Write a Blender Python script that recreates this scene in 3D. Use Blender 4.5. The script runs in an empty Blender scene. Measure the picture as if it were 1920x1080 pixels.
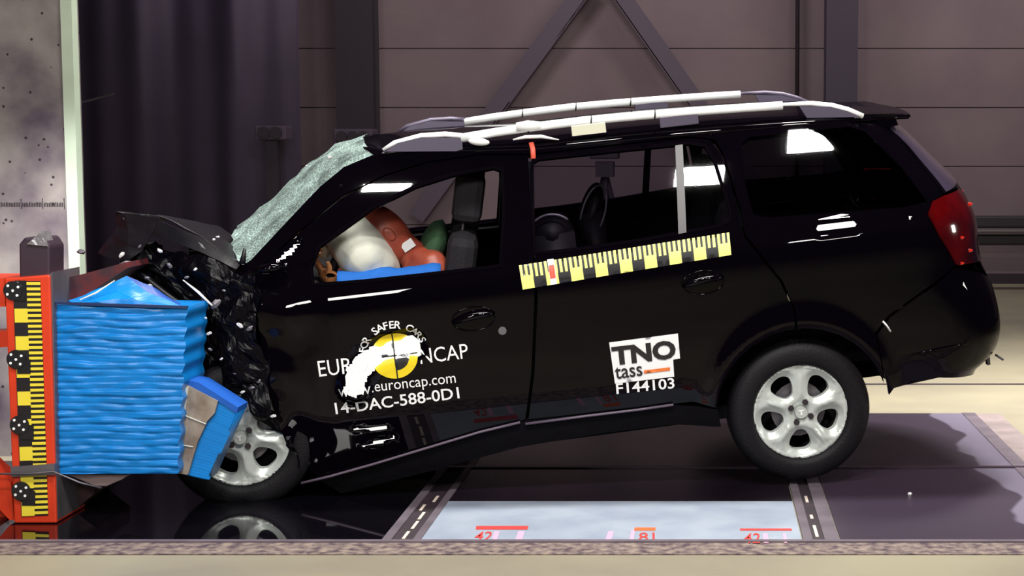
import bpy, bmesh, math, random
from mathutils import Vector, Matrix, noise
from mathutils.geometry import delaunay_2d_cdt
random.seed(7)
C = bpy.context.scene.collection
V = Vector

# ------------------------------------------------------------------ camera, world, lights, exposure
F, PX, PY, H = 3100.0, 1320.0, 540.0, 1.476
PITCH = math.atan(270 / F)
cam_d = bpy.data.cameras.new('camera'); cam = bpy.data.objects.new('camera', cam_d); C.objects.link(cam)
cam.location = (0, 0, H); cam.rotation_euler = (math.pi / 2 - PITCH, 0, 0)
cam_d.sensor_width = 36; cam_d.lens = F / 1920 * 36; cam_d.shift_x = -(PX - 960) / 1920
cam_d.clip_start = .1; cam_d.clip_end = 100
sc = bpy.context.scene
sc.camera = cam
sc.view_settings.view_transform = 'Standard'; sc.view_settings.look = 'None'
sc.view_settings.gamma = 1; sc.view_settings.use_curve_mapping = False
sc.view_settings.exposure = -1.3
w = bpy.data.worlds.new('hall'); sc.world = w; w.use_nodes = True
w.node_tree.nodes['Background'].inputs[0].default_value = (.40, .27, .50, 1)
w.node_tree.nodes['Background'].inputs[1].default_value = .09

def area(name, loc, target, sx, sy, power, col=(1, .98, .93), spread=math.pi):
    d = bpy.data.lights.new(name, 'AREA'); d.shape = 'RECTANGLE'; d.size = sx; d.size_y = sy
    d.energy = power; d.color = col; d.spread = spread
    o = bpy.data.objects.new(name, d); C.objects.link(o); o.location = loc
    o.rotation_euler = (V(target) - V(loc)).to_track_quat('-Z', 'Y').to_euler()
    return o
LIGHTS = [
    # name, loc, target, sx, sy, power, spread
    ('ceiling_lamp', (1.47, 3.45, 5.2), (1.0, 6.6, .3), .34, .34, 160, 150),
    ('ceiling_lamp', (.74, 2.78, 5.2), (.5, 6.6, .3), .38, .27, 150, 150),
    ('ceiling_lamp', (-.2, 3.60, 5.2), (-.2, 6.6, .3), .40, .14, 130, 150),
    ('ceiling_lamp', (-1.66, 2.72, 5.2), (-1.5, 6.6, .3), .36, .12, 190, 150),
    ('added_side_lamp', (-1.55, 2.0, 2.55), (-1.3, 6.8, .5), .75, .60, 150, 150),  # added lamp, mirrored by the tilted front door patches
    ('added_side_lamp', (1.9, 2.0, 3.2), (.8, 7, .6), .50, .26, 50, 150),  # added lamp for highlights on the rear shoulder
    ('ceiling_bank', (-.6, 7.6, 5.2), (-.6, 7.6, 0), 3.2, .5, 560, 130),
    ('ceiling_bank', (1.9, 9.7, 5.4), (2.2, 9.4, 0), 2.2, .6, 400, 75),
    ('added_side_lamp', (4.6, 6.6, 1.9), (1.2, 7.2, .9), .45, .7, 45, 120),  # added lamp for highlights on the tail lamp and bumper corner
    ('wall_fill', (3.2, 14.2, 6.6), (2.6, 17.6, 2.2), 2.4, .4, 300, 170),  # added fill lamp that brightens the back wall
    ('wall_fill', (-1.6, 13.4, 6.6), (-2.2, 17.2, 2.2), 2.4, .4, 260, 170),  # added fill lamp that brightens the curtain side
]
for n_, l_, t_, a_, b_, p_, s_ in LIGHTS:
    area(n_, l_, t_, a_, b_, p_, spread=math.radians(s_))
sp = bpy.data.lights.new('barrier_lamp', 'SPOT'); sp.energy = 260; sp.spot_size = math.radians(34); sp.spot_blend = .9; sp.shadow_soft_size = .12
so = bpy.data.objects.new('barrier_lamp', sp); C.objects.link(so); so.location = (-3.0, 3.3, 2.3)
so.rotation_euler = (V((-2.45, 6.6, .75)) - V(so.location)).to_track_quat('-Z', 'Y').to_euler()
sp2 = bpy.data.lights.new('wall_spot', 'SPOT'); sp2.energy = 3000; sp2.spot_size = math.radians(30); sp2.spot_blend = 1; sp2.shadow_soft_size = .08
so2 = bpy.data.objects.new('wall_spot', sp2); C.objects.link(so2); so2.location = (-2.2, 5.4, 3.1)
so2.rotation_euler = (V((-2.95, 7.7, .7)) - V(so2.location)).to_track_quat('-Z', 'Y').to_euler()

# ------------------------------------------------------------------ pixel <-> place helpers
fw = V((0, math.cos(PITCH), -math.sin(PITCH))); up = V((0, math.sin(PITCH), math.cos(PITCH))); CAM = V((0, 0, H))
def ray(px, py): return fw + V((1, 0, 0)) * ((px - PX) / F) + up * ((PY - py) / F)
def atY(px, py, Y): r = ray(px, py); return CAM + r * (Y / r.y)
def atZ(px, py, Z=0): r = ray(px, py); return CAM + r * ((Z - H) / r.z)
def project(wp):
    d = V(wp) - CAM; k = d.dot(fw); return PX + F * d.x / k, PY - F * d.dot(up) / k
YAW, PIT, ROLL = [math.radians(v) for v in (7, 6.5, 4)]
MR = Matrix.Rotation(YAW, 3, 'Z') @ Matrix.Rotation(-PIT, 3, 'Y') @ Matrix.Rotation(ROLL, 3, 'X')
MT = MR.transposed()
ORG = atY(1502, 773, 7.017) - MR @ V((0, -.83, 0))
def loc(px, py, yl):                       # car coordinates of a photo point lying on the plane y = yl of the car
    r = MT @ ray(px, py); c = MT @ (CAM - ORG); return c + r * ((yl - c.y) / r.y)
def carw(l): return MR @ V(l) + ORG

# ------------------------------------------------------------------ body surface of the car
def spline(tab, t):
    if t <= tab[0][0]:
        a, b = tab[0], tab[1]; return a[1] + (t - a[0]) * (b[1] - a[1]) / (b[0] - a[0])
    if t >= tab[-1][0]:
        a, b = tab[-2], tab[-1]; return b[1] + (t - b[0]) * (b[1] - a[1]) / (b[0] - a[0])
    for i in range(len(tab) - 1):
        if tab[i][0] <= t <= tab[i + 1][0]:
            p0 = tab[max(i - 1, 0)]; p1 = tab[i]; p2 = tab[i + 1]; p3 = tab[min(i + 2, len(tab) - 1)]
            h = p2[0] - p1[0]; s = (t - p1[0]) / h
            m1 = (p2[1] - p0[1]) / (p2[0] - p0[0]) * h; m2 = (p3[1] - p1[1]) / (p3[0] - p1[0]) * h
            s2 = s * s; s3 = s2 * s
            return (2*s3-3*s2+1)*p1[1] + (s3-2*s2+s)*m1 + (-2*s3+3*s2)*p2[1] + (s3-s2)*m2
WT = [(-.15, .775), (0, .828), (.15, .853), (.35, .866), (.55, .868), (.68, .868), (.74, .858), (.80, .832), (.88, .797), (1.0, .742), (1.13, .679), (1.25, .618), (1.4, .54)]
XT = [(-.05, .90), (.04, .93), (.09, 1.0), (.15, 1.035), (.24, 1.045), (.39, 1.02), (.52, .975), (.73, .962), (.855, .91), (.99, .80), (1.141, .67), (1.214, .56), (1.3, .40)]
CC = .42; PE = 2.6
_tab = []
def _mk():
    n = 3000; pts = []
    for i in range(n + 1):
        a = i / n * math.pi / 2
        pts.append((math.sin(a) ** (2 / PE), math.cos(a) ** (2 / PE)))
    s = 0; _tab.append((0, pts[0][0], pts[0][1]))
    for a, b in zip(pts, pts[1:]):
        s += math.hypot((b[0] - a[0]) * CC, (b[1] - a[1]) * .84); _tab.append((s, b[0], b[1]))
_mk(); SMAX = _tab[-1][0]
import bisect
_ts = [t[0] for t in _tab]; _tx = [t[1] for t in _tab]
def plan(s):
    if s <= 0: return s, 1
    if s >= SMAX: return CC, 0
    i = min(max(bisect.bisect_right(_ts, s) - 1, 0), len(_tab) - 2); a, b = _tab[i], _tab[i + 1]; t = (s - a[0]) / (b[0] - a[0])
    return CC * (a[1] + (b[1] - a[1]) * t), a[2] + (b[2] - a[2]) * t
def seg_d(p, pts):
    best = 9, 0
    acc = 0
    for a, b in zip(pts, pts[1:]):
        dx, dz = b[0] - a[0], b[1] - a[1]; L2 = dx * dx + dz * dz; t = max(0, min(1, ((p[0] - a[0]) * dx + (p[1] - a[1]) * dz) / L2))
        d = math.hypot(p[0] - a[0] - t * dx, p[1] - a[1] - t * dz)
        if d < best[0]: best = (d, acc + t)
        acc += 1
    return best[0], best[1] / (len(pts) - 1)
def lp(pts, y=-.86): return [(loc(a, b, y).x, loc(a, b, y).z) for a, b in pts]
LS, LC, LR = (-1.55, 2.0, 2.55), (-1.66, 2.72, 5.2), (1.9, 2.0, 3.2)
FACETS = [  # body shape tilted in patches to mirror lamps as highlights: middle line, half width, lamp
    (lp([(666, 722), (670, 700), (690, 676), (722, 660), (768, 650)]), .046, .04, LS),
    (lp([(665, 805), (725, 803)]), .010, .012, LS),
    (lp([(682, 838), (738, 822)]), .010, .012, LS),
    (lp([(520, 492), (556, 462)], -.8), .012, .02, LC),
    (lp([(1540, 429), (1600, 421)]), .014, .035, LR),
    (lp([(1708, 410), (1736, 403)]), .008, .012, LR),
]
def smooth(t): t = max(0, min(1, t)); return t * t * (3 - 2 * t)
GRADS = []
def bump(x, z):
    w_ = 0
    d = math.hypot(x, z - .02)
    w_ += .018 * math.exp(-((d - .385) / .045) ** 2) if z > -.1 else 0
    for (path, wd, tw, L), g in zip(FACETS, GRADS):
        if abs(x - g[2]) < .3 and abs(z - g[3]) < .3:
            dd, t = seg_d((x, z), path)
            if dd < wd + tw: w_ += smooth((wd + tw - dd) / tw) * (g[4] + g[0] * (x - g[2]) + g[1] * (z - g[3]) - spline(WT, z) - w_)
    if x < -1.9 and z < .9:
        k = min(1, (-1.9 - x) / .3)
        w_ += k * .03 * noise.noise(V((x * 7, 0, z * 6))) - k * .02
    return w_
def S(u, z, side=-1):
    xr = spline(XT, z); xc = xr - CC
    dx, k = plan(u - xc); x = xc + dx
    w_ = spline(WT, z) + (bump(x, z) if (side < 0 or x > -1) and u - xc < .2 else 0)
    return V((x, side * w_ * k, z))
def SN(u, z, side=-1):
    e = 2e-3
    a = S(u + e, z, side) - S(u - e, z, side); b = S(u, z + e, side) - S(u, z - e, side)
    n = a.cross(b); n.normalize()
    return n if side < 0 else -n
for path, wd, tw, L in FACETS:
    cx = sum(p[0] for p in path) / len(path); cz = sum(p[1] for p in path) / len(path)
    P = carw(S(cx, cz)); n = MT @ ((V(L) - P).normalized() - (P - CAM).normalized()).normalized(); e = .01
    bx = (-S(cx + e, cz).y + S(cx - e, cz).y) / (2 * e); bz = (-S(cx, cz + e).y + S(cx, cz - e).y) / (2 * e)
    GRADS.append((-n.x / abs(n.y), -n.z / abs(n.y), cx, cz, -S(cx, cz).y))
def uz(px, py):                            # surface parameters of a photo point on the near side
    y = -.8; l = None
    for i in range(40):
        l = loc(px, py, y); xr = spline(XT, l.z); xc = xr - CC
        if l.x <= xc: u = l.x
        else:
            t = min((l.x - xc) / CC, .985); i2 = bisect.bisect_left(_tx, t); u = xc + _ts[min(i2, len(_ts) - 1)]
        y = .5 * y + .5 * S(u, l.z).y
    return (u, l.z)
def out(pts):
    return [uz(*p) if len(p) == 2 else (p[0], p[1]) for p in pts]
def resample(pts, step, closed=True):
    r = []
    n = len(pts)
    for i in range(n if closed else n - 1):
        a = pts[i]; b = pts[(i + 1) % n]; L = math.hypot(b[0] - a[0], b[1] - a[1]); m = max(1, int(L / step))
        for k in range(m): r.append((a[0] + (b[0] - a[0]) * k / m, a[1] + (b[1] - a[1]) * k / m))
    if not closed: r.append(pts[-1])
    return r
def rounded(pts, r=.02, n=4):
    o = []; N = len(pts)
    for i in range(N):
        a, b, c = V(pts[i - 1]), V(pts[i]), V(pts[(i + 1) % N])
        d1 = (a - b); d2 = (c - b); rr = min(r, d1.length * .45, d2.length * .45)
        if d1.length < 1e-6 or d2.length < 1e-6: continue
        p = b + d1.normalized() * rr; q = b + d2.normalized() * rr
        for k in range(n + 1):
            t = k / n; o.append(tuple((1-t)**2 * p + 2*t*(1-t) * b + t*t * q))
    return o
#END_GEOM

# ------------------------------------------------------------------ materials
def lin(c): return tuple(((v / 255) / 12.92 if v / 255 <= .04045 else ((v / 255 + .055) / 1.055) ** 2.4) for v in c) + (1,)
MATS = {}
def mat(name, col, rough=.5, metal=0, coat=0, noise_amt=0, noise_scale=8, col2=None, bumpv=0, bscale=40, trans=0, alpha=1, spec=.5, emit=None):
    m = bpy.data.materials.new(name); m.use_nodes = True; nt = m.node_tree; b = nt.nodes['Principled BSDF']
    b.inputs['Base Color'].default_value = lin(col); b.inputs['Roughness'].default_value = rough
    b.inputs['Metallic'].default_value = metal; b.inputs['Coat Weight'].default_value = coat
    b.inputs['Coat Roughness'].default_value = .015
    b.inputs['Specular IOR Level'].default_value = spec
    b.inputs['Transmission Weight'].default_value = trans; b.inputs['Alpha'].default_value = alpha
    tc = nt.nodes.new('ShaderNodeTexCoord')
    if noise_amt or col2:
        nz = nt.nodes.new('ShaderNodeTexNoise'); nz.inputs['Scale'].default_value = noise_scale; nz.inputs['Detail'].default_value = 6
        nt.links.new(tc.outputs['Object'], nz.inputs['Vector'])
        rp = nt.nodes.new('ShaderNodeValToRGB'); rp.color_ramp.elements[0].position = .35; rp.color_ramp.elements[1].position = .65
        c2 = lin(col2) if col2 else tuple(v * (1 - noise_amt) for v in lin(col)[:3]) + (1,)
        rp.color_ramp.elements[0].color = c2; rp.color_ramp.elements[1].color = lin(col)
        nt.links.new(nz.outputs['Fac'], rp.inputs['Fac']); nt.links.new(rp.outputs['Color'], b.inputs['Base Color'])
    if bumpv:
        n2 = nt.nodes.new('ShaderNodeTexNoise'); n2.inputs['Scale'].default_value = bscale; n2.inputs['Detail'].default_value = 4
        nt.links.new(tc.outputs['Object'], n2.inputs['Vector'])
        bp = nt.nodes.new('ShaderNodeBump'); bp.inputs['Strength'].default_value = bumpv; bp.inputs['Distance'].default_value = .01
        nt.links.new(n2.outputs['Fac'], bp.inputs['Height']); nt.links.new(bp.outputs['Normal'], b.inputs['Normal'])
    MATS[name] = m; return m
paint = mat('black_paint', (5, 3, 7), .3, coat=.4, spec=0)
plastic = mat('black_plastic', (14, 11, 16), .45, bumpv=.15)
trimm = mat('window_trim', (7, 5, 9), .6, spec=0)
rubber = mat('tyre_rubber', (13, 10, 15), .62, spec=.3, bumpv=.2, bscale=90)
silver = mat('wheel_silver', (205, 210, 205), .33, metal=.25, noise_amt=.08)
boltm = mat('bolt_grey', (70, 62, 68), .45, metal=.6)
railm = mat('rail_silver', (250, 251, 252), .3, metal=.0, coat=.5)
railend = mat('rail_grey', (92, 84, 102), .35, metal=.2)
interior = mat('interior_fabric', (20, 16, 22), .85, bumpv=.3, bscale=200)
seatm = mat('seat_fabric', (22, 18, 25), .8, bumpv=.3, bscale=160)
lampred = mat('lamp_red', (74, 3, 5), .12, coat=1, col2=(24, 1, 3), noise_scale=5)
white = mat('decal_white', (245, 245, 245), .45, coat=.5)
yellow = mat('decal_yellow', (245, 215, 20), .4, coat=.5)
paleyel = mat('scale_yellow', (235, 232, 130), .5)
blackd = mat('decal_black', (12, 10, 16), .5, coat=.5)
orange = mat('decal_orange', (235, 120, 50), .5)
redtape = mat('red_tape', (225, 90, 70), .5)
under = mat('underbody_black', (8, 6, 10), .8, spec=.1, bumpv=.5, bscale=20)
steel = mat('grey_steel', (120, 115, 122), .45, metal=.5, noise_amt=.35, noise_scale=5)
airbagm = mat('airbag_cloth', (222, 222, 208), .8, bumpv=.4, bscale=14)
dskin = mat('dummy_skin', (176, 84, 62), .42, col2=(142, 58, 44), noise_scale=9)
darm = mat('dummy_hand', (196, 128, 78), .5)
bluec = mat('blue_cloth', (30, 110, 205), .8, bumpv=.3)
greenc = mat('green_shirt', (50, 84, 52), .85, noise_amt=.4, bumpv=.3)
orangef = mat('orange_frame', (222, 62, 28), .42, noise_amt=.25, noise_scale=4)
scaley = mat('strip_yellow', (238, 216, 62), .45, noise_amt=.06)
scaleb = mat('strip_black', (26, 18, 24), .5)
darkpl = mat('dark_plate', (52, 42, 58), .5, noise_amt=.3)
alu = mat('bare_aluminium', (176, 164, 152), .5, metal=.35, col2=(128, 112, 100), noise_scale=9)
def glassmat(name, tint, alpha, rough=.0):
    m = bpy.data.materials.new(name); m.use_nodes = True; nt = m.node_tree; nt.nodes.clear()
    o = nt.nodes.new('ShaderNodeOutputMaterial'); mx = nt.nodes.new('ShaderNodeMixShader'); tr = nt.nodes.new('ShaderNodeBsdfTransparent')
    gl = nt.nodes.new('ShaderNodeBsdfGlossy'); fr = nt.nodes.new('ShaderNodeFresnel'); fr.inputs['IOR'].default_value = 1.5
    tr.inputs['Color'].default_value = tint + (1,); gl.inputs['Roughness'].default_value = rough
    nt.links.new(fr.outputs[0], mx.inputs[0]); nt.links.new(tr.outputs[0], mx.inputs[1]); nt.links.new(gl.outputs[0], mx.inputs[2])
    nt.links.new(mx.outputs[0], o.inputs[0]); return m
glass = glassmat('side_glass', (.62, .60, .66), 1, .02)
darkglass = glassmat('tinted_glass', (.22, .21, .25), 1, .02)
reargl = mat('rear_glass', (58, 50, 66), .08, coat=1)
def crackmat():
    m = bpy.data.materials.new('shattered_glass'); m.use_nodes = True; nt = m.node_tree; b = nt.nodes['Principled BSDF']
    tc = nt.nodes.new('ShaderNodeTexCoord')
    b.inputs['Base Color'].default_value = lin((190, 215, 208)); b.inputs['Roughness'].default_value = .3
    vo = nt.nodes.new('ShaderNodeTexVoronoi'); vo.feature = 'DISTANCE_TO_EDGE'; vo.inputs['Scale'].default_value = 60
    nt.links.new(tc.outputs['Object'], vo.inputs['Vector'])
    rp = nt.nodes.new('ShaderNodeValToRGB'); rp.color_ramp.elements[0].position = .0; rp.color_ramp.elements[0].color = (1, 1, 1, 1)
    rp.color_ramp.elements[1].position = .12; rp.color_ramp.elements[1].color = (.34, .34, .34, 1)
    nt.links.new(vo.outputs['Distance'], rp.inputs[0])
    nz = nt.nodes.new('ShaderNodeTexNoise'); nz.inputs['Scale'].default_value = 7; nt.links.new(tc.outputs['Object'], nz.inputs['Vector'])
    ml = nt.nodes.new('ShaderNodeMath'); ml.operation = 'MULTIPLY'; nt.links.new(rp.outputs[0], ml.inputs[0])
    mr = nt.nodes.new('ShaderNodeMapRange'); mr.inputs[1].default_value = .3; mr.inputs[2].default_value = .7; mr.inputs[3].default_value = .35; mr.inputs[4].default_value = 1.3
    nt.links.new(nz.outputs['Fac'], mr.inputs[0]); nt.links.new(mr.outputs[0], ml.inputs[1]); nt.links.new(ml.outputs[0], b.inputs['Alpha'])
    return m
crack = crackmat()

# ------------------------------------------------------------------ object helpers
def tag(o, label=None, cat=None, group=None, kind=None):
    if label: o['label'] = label
    if cat: o['category'] = cat
    if group: o['group'] = group
    if kind: o['kind'] = kind
    return o
def empty(name, l=(0, 0, 0), parent=None, mat3=None):
    o = bpy.data.objects.new(name, None); C.objects.link(o); o.empty_display_size = .1
    if mat3 is not None: o.matrix_world = Matrix.Translation(l) @ mat3.to_4x4()
    else: o.location = l
    if parent: o.parent = parent
    return o
def mesh(name, verts, faces, m, parent=None, smooth=False, mats=None, fm=None, origin=None):
    me = bpy.data.meshes.new(name)
    if origin is None and parent is None and verts:
        n = len(verts); lo = [min(v[i] for v in verts) for i in range(3)]; hi = [max(v[i] for v in verts) for i in range(3)]
        origin = V(((lo[0] + hi[0]) / 2, (lo[1] + hi[1]) / 2, lo[2]))
    if origin is not None: verts = [V(v) - V(origin) for v in verts]
    me.from_pydata([tuple(v) for v in verts], [], faces)
    for mm in (mats or [m]): me.materials.append(mm)
    if fm: me.polygons.foreach_set('material_index', fm)
    if smooth: me.polygons.foreach_set('use_smooth', [True] * len(me.polygons))
    me.update()
    o = bpy.data.objects.new(name, me); C.objects.link(o)
    if origin is not None: o.location = origin
    if parent: o.parent = parent
    return o
class MB:
    def __init__(s): s.v = []; s.f = []; s.m = []
    def add(s, v, f, m=0):
        n = len(s.v); s.v += [V(p) for p in v]; s.f += [[i + n for i in q] for q in f]; s.m += [m] * len(f)
    def box(s, a, b, m=0, rot=None, org=None):
        x0, y0, z0 = a; x1, y1, z1 = b
        v = [V(p) for p in ((x0,y0,z0),(x1,y0,z0),(x1,y1,z0),(x0,y1,z0),(x0,y0,z1),(x1,y0,z1),(x1,y1,z1),(x0,y1,z1))]
        if rot:
            c = V(org) if org is not None else (V(a) + V(b)) / 2; v = [rot @ (p - c) + c for p in v]
        s.add(v, [(0,3,2,1),(4,5,6,7),(0,1,5,4),(1,2,6,5),(2,3,7,6),(3,0,4,7)], m)
    def hexa(s, q0, q1, m=0):  # two quads joined
        s.add(list(q0) + list(q1), [(3,2,1,0),(4,5,6,7),(0,1,5,4),(1,2,6,5),(2,3,7,6),(3,0,4,7)], m)
    def tube(s, pts, r, n=8, m=0, cap=True, flat=1, upv=None):
        pts = [V(p) for p in pts]; N = len(pts); base = len(s.v); rr = r if isinstance(r, (list, tuple)) else [r] * N
        for i, p in enumerate(pts):
            t = (pts[min(i+1, N-1)] - pts[max(i-1, 0)]).normalized(); a = V(upv) if upv is not None else V((0, 0, 1))
            if abs(t.dot(a)) > .97: a = V((0, 1, 0))
            x = t.cross(a).normalized(); y = x.cross(t)
            for k in range(n):
                an = 2 * math.pi * k / n; s.v.append(p + x * math.cos(an) * rr[i] + y * math.sin(an) * rr[i] * flat)
        for i in range(N - 1):
            for k in range(n):
                s.f.append([base+i*n+k, base+i*n+(k+1)%n, base+(i+1)*n+(k+1)%n, base+(i+1)*n+k]); s.m.append(m)
        if cap:
            s.f.append([base + k for k in range(n)][::-1]); s.f.append([base+(N-1)*n+k for k in range(n)]); s.m += [m, m]
    def ell(s, c, r, m=0, nu=20, nv=12, rot=None, fn=None):
        base = len(s.v); c = V(c)
        for j in range(nv + 1):
            th = math.pi * j / nv
            for i in range(nu):
                ph = 2 * math.pi * i / nu; d = V((math.sin(th) * math.cos(ph), math.sin(th) * math.sin(ph), math.cos(th)))
                k = fn(d) if fn else 1; p = V((d.x * r[0], d.y * r[1], d.z * r[2])) * k
                if rot: p = rot @ p
                s.v.append(c + p)
        for j in range(nv):
            for i in range(nu):
                s.f.append([base+j*nu+i, base+(j+1)*nu+i, base+(j+1)*nu+(i+1)%nu, base+j*nu+(i+1)%nu]); s.m.append(m)
    def build(s, name, m, parent=None, smooth=False, bevel=0, origin=None):
        ms = m if isinstance(m, list) else [m]
        o = mesh(name, s.v, s.f, None, parent, smooth, ms, s.m, origin)
        if bevel:
            b = o.modifiers.new('b', 'BEVEL'); b.width = bevel; b.segments = 2; b.limit_method = 'ANGLE'
        return o
def inside(p, poly):
    c = False; x, y = p; j = len(poly) - 1
    for i in range(len(poly)):
        a, b = poly[i], poly[j]
        if (a[1] > y) != (b[1] > y) and x < (b[0]-a[0]) * (y-a[1]) / (b[1]-a[1]) + a[0]: c = not c
        j = i
    return c
def cdt(outer, holes, step):
    pts = []; edges = []
    for lp_ in [outer] + holes:
        r = resample(lp_, step); n = len(pts); pts += r
        edges += [(n + i, n + (i + 1) % len(r)) for i in range(len(r))]
    nb = len(pts)
    xs = [p[0] for p in outer]; ys = [p[1] for p in outer]
    gx = min(xs) + step * .5; bset = {}
    for p in pts: bset.setdefault((int(p[0] / step), int(p[1] / step)), []).append(p)
    while gx < max(xs):
        gy = min(ys) + step * .5
        while gy < max(ys):
            q = (gx, gy)
            if inside(q, outer) and not any(inside(q, h) for h in holes):
                cx, cy = int(gx / step), int(gy / step)
                if not any(math.hypot(q[0]-b[0], q[1]-b[1]) < step * .45 for i in (-1,0,1) for j in (-1,0,1) for b in bset.get((cx+i, cy+j), [])):
                    pts.append(q)
            gy += step
        gx += step
    vs, es, fs, *_ = delaunay_2d_cdt([V(p) for p in pts], edges, [], 0, 1e-7)
    keep = []
    for f in fs:
        c = sum((vs[i] for i in f), V((0, 0))) / len(f)
        if inside(c, outer) and not any(inside(c, h) for h in holes): keep.append(list(f))
    return vs, keep
def panel(name, outer, holes, m, parent, sides=(-1,), step=.03, off=0, thick=.014, gap=.0, label=None, fn=None):
    """a sheet lying on the car's body surface, with a turned-in edge"""
    outer = out(outer); holes = [out(h) for h in holes]
    vs, fs = cdt(outer, holes, step)
    av, af, nrm = [], [], []
    for side in sides:
        base = len(av); flat = []
        for p in vs:
            P = S(p.x, p.y, side); n = SN(p.x, p.y, side); P = P + n * off
            if fn: P = fn(P, n)
            av.append(P); nrm.append(n); flat.append(n)
        ec = {}
        for f in fs:
            a, b, c = [vs[i] for i in f[:3]]
            ccw = (b - a).cross(c - a) > 0
            g = f if ccw else f[::-1]
            # x->u, y->z; near side outward is -y: (u,z) ccw gives -y normal
            g2 = g if side < 0 else g[::-1]
            af.append([base + i for i in g2])
            for i in range(len(g2)):
                e = (g2[i], g2[(i + 1) % len(g2)]); ec[e] = 1
        for (a, b) in list(ec):
            if (b, a) not in ec:
                k = len(av); na, nb_ = flat[a], flat[b]
                av += [av[base+a].copy(), av[base+b].copy(), av[base+b] - nb_ * thick, av[base+a] - na * thick]
                nrm += [V((0, 0, 0))] * 4; af.append([k + 1, k, k + 3, k + 2])
    o = mesh(name, av, af, m, parent, smooth=True)
    o.data.normals_split_custom_set_from_vertices([tuple(n) for n in nrm])
    if label: o['label'] = label
    return o
def text_pts(s, bold=0):
    cu = bpy.data.curves.new('t', 'FONT'); cu.body = s; cu.size = 1; cu.resolution_u = 3; cu.offset = bold
    ob = bpy.data.objects.new('t', cu); C.objects.link(ob)
    dg = bpy.context.evaluated_depsgraph_get(); dg.update(); me = ob.evaluated_get(dg).to_mesh()
    vs = [(v.co.x, v.co.y) for v in me.vertices]; fs = [list(p.vertices) for p in me.polygons]
    ob.evaluated_get(dg).to_mesh_clear(); bpy.data.objects.remove(ob); bpy.data.curves.remove(cu)
    x0 = min(v[0] for v in vs); x1 = max(v[0] for v in vs); y1 = max(v[1] for v in vs)
    return [((v[0] - x0) / (x1 - x0), v[1]) for v in vs], fs, (x1 - x0)


# ================================================================== THE CAR
car = empty('car', ORG, None, MR)
tag(car, 'black estate car with its front crumpled against the blue barrier block, nose down', 'car')
arch = [(.372 * math.cos(math.radians(a)), .01 + .365 * math.sin(math.radians(a))) for a in range(180, -1, -12)]
def L3(p): return (p[0], p[1], 0)
ARCH = [L3(p) for p in arch]
TOPE = [(700, 290), (780, 284), (900, 283), (990, 281)]

# --- side frames: pillars and cant rail around the doors
WIN1 = [(588, 532), (584, 500), (600, 462), (700, 390), (780, 350), (850, 328), (925, 315), (941, 320), (943, 400), (937, 497), (800, 513), (680, 526)]
WIN2 = [(1003, 474), (999, 400), (998, 306), (1010, 298), (1150, 283), (1290, 269), (1322, 274), (1340, 305), (1368, 395), (1366, 414), (1350, 422), (1200, 449), (1080, 466)]
door1 = [(478, 514), (560, 437), (640, 372), (720, 331), (800, 306), (900, 291), (990, 291), (998, 470), (1002, 560), (996, 700), (985, 785), (975, 790), (800, 840), (640, 888), (600, 898), (545, 850), (510, 760), (490, 640), (478, 560)]
door2 = [(996, 291), (1150, 274), (1290, 259), (1330, 262), (1352, 290), (1384, 395), (1392, 440), (1462, 528), (1487, 580), (1490, 618)] + ARCH[7:0:-1] + [(1346, 765), (1300, 753), (1260, 757), (1100, 775), (991, 786), (1002, 700), (1008, 560), (1004, 470)]
pill = [(438, 512), (470, 488), (515, 440), (560, 392), (600, 350), (645, 313)] + TOPE + [(1050, 276), (1200, 262), (1330, 251), (1345, 262), (1330, 259), (1290, 256), (1150, 271), (994, 288), (900, 288), (800, 303), (720, 328), (640, 368), (560, 433), (478, 510), (440, 530)]
for side in (-1, 1):
    panel('pillar_frame', pill, [], paint, car, (side,), .014 if side < 0 else .04, thick=.05)
QWIN = [(1392, 268), (1405, 257), (1590, 237), (1622, 247), (1690, 314), (1738, 378), (1690, 389), (1440, 408), (1412, 402), (1396, 340)]
quarter = [(1335, 250), (1500, 236), (1600, 228), (1650, 225), (1700, 277), (1768, 366), (1748, 376), (1738, 402), (1758, 440), (1791, 497), (1730, 545), (1665, 592), (1640, 625), (.36, .165, 0)] + ARCH[14:7:-1] + [(1495, 618), (1491, 580), (1467, 526), (1398, 440), (1390, 395), (1358, 290)]
for side in (-1, 1):
    panel('rear_quarter_panel', quarter, [QWIN], paint, car, (side,), .011 if side < 0 else .03, thick=.04)
    g = panel('quarter_window', QWIN, [], darkglass, car, (side,), .04, off=-.001, thick=.003)
    if 0: panel('window_seal', [(p[0], p[1]) for p in QWIN], [rounded([((a[0]-.03)*.965+.03, (a[1]-.99)*.9+.99) for a in out(QWIN)], .03) and [(p_[0], p_[1], 0) for p_ in [((a[0]-.27)*.955+.27, (a[1]-.985)*.90+.985) for a in out(QWIN)]]], trimm, g, (side,), .03, off=.001, thick=.003)

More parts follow.
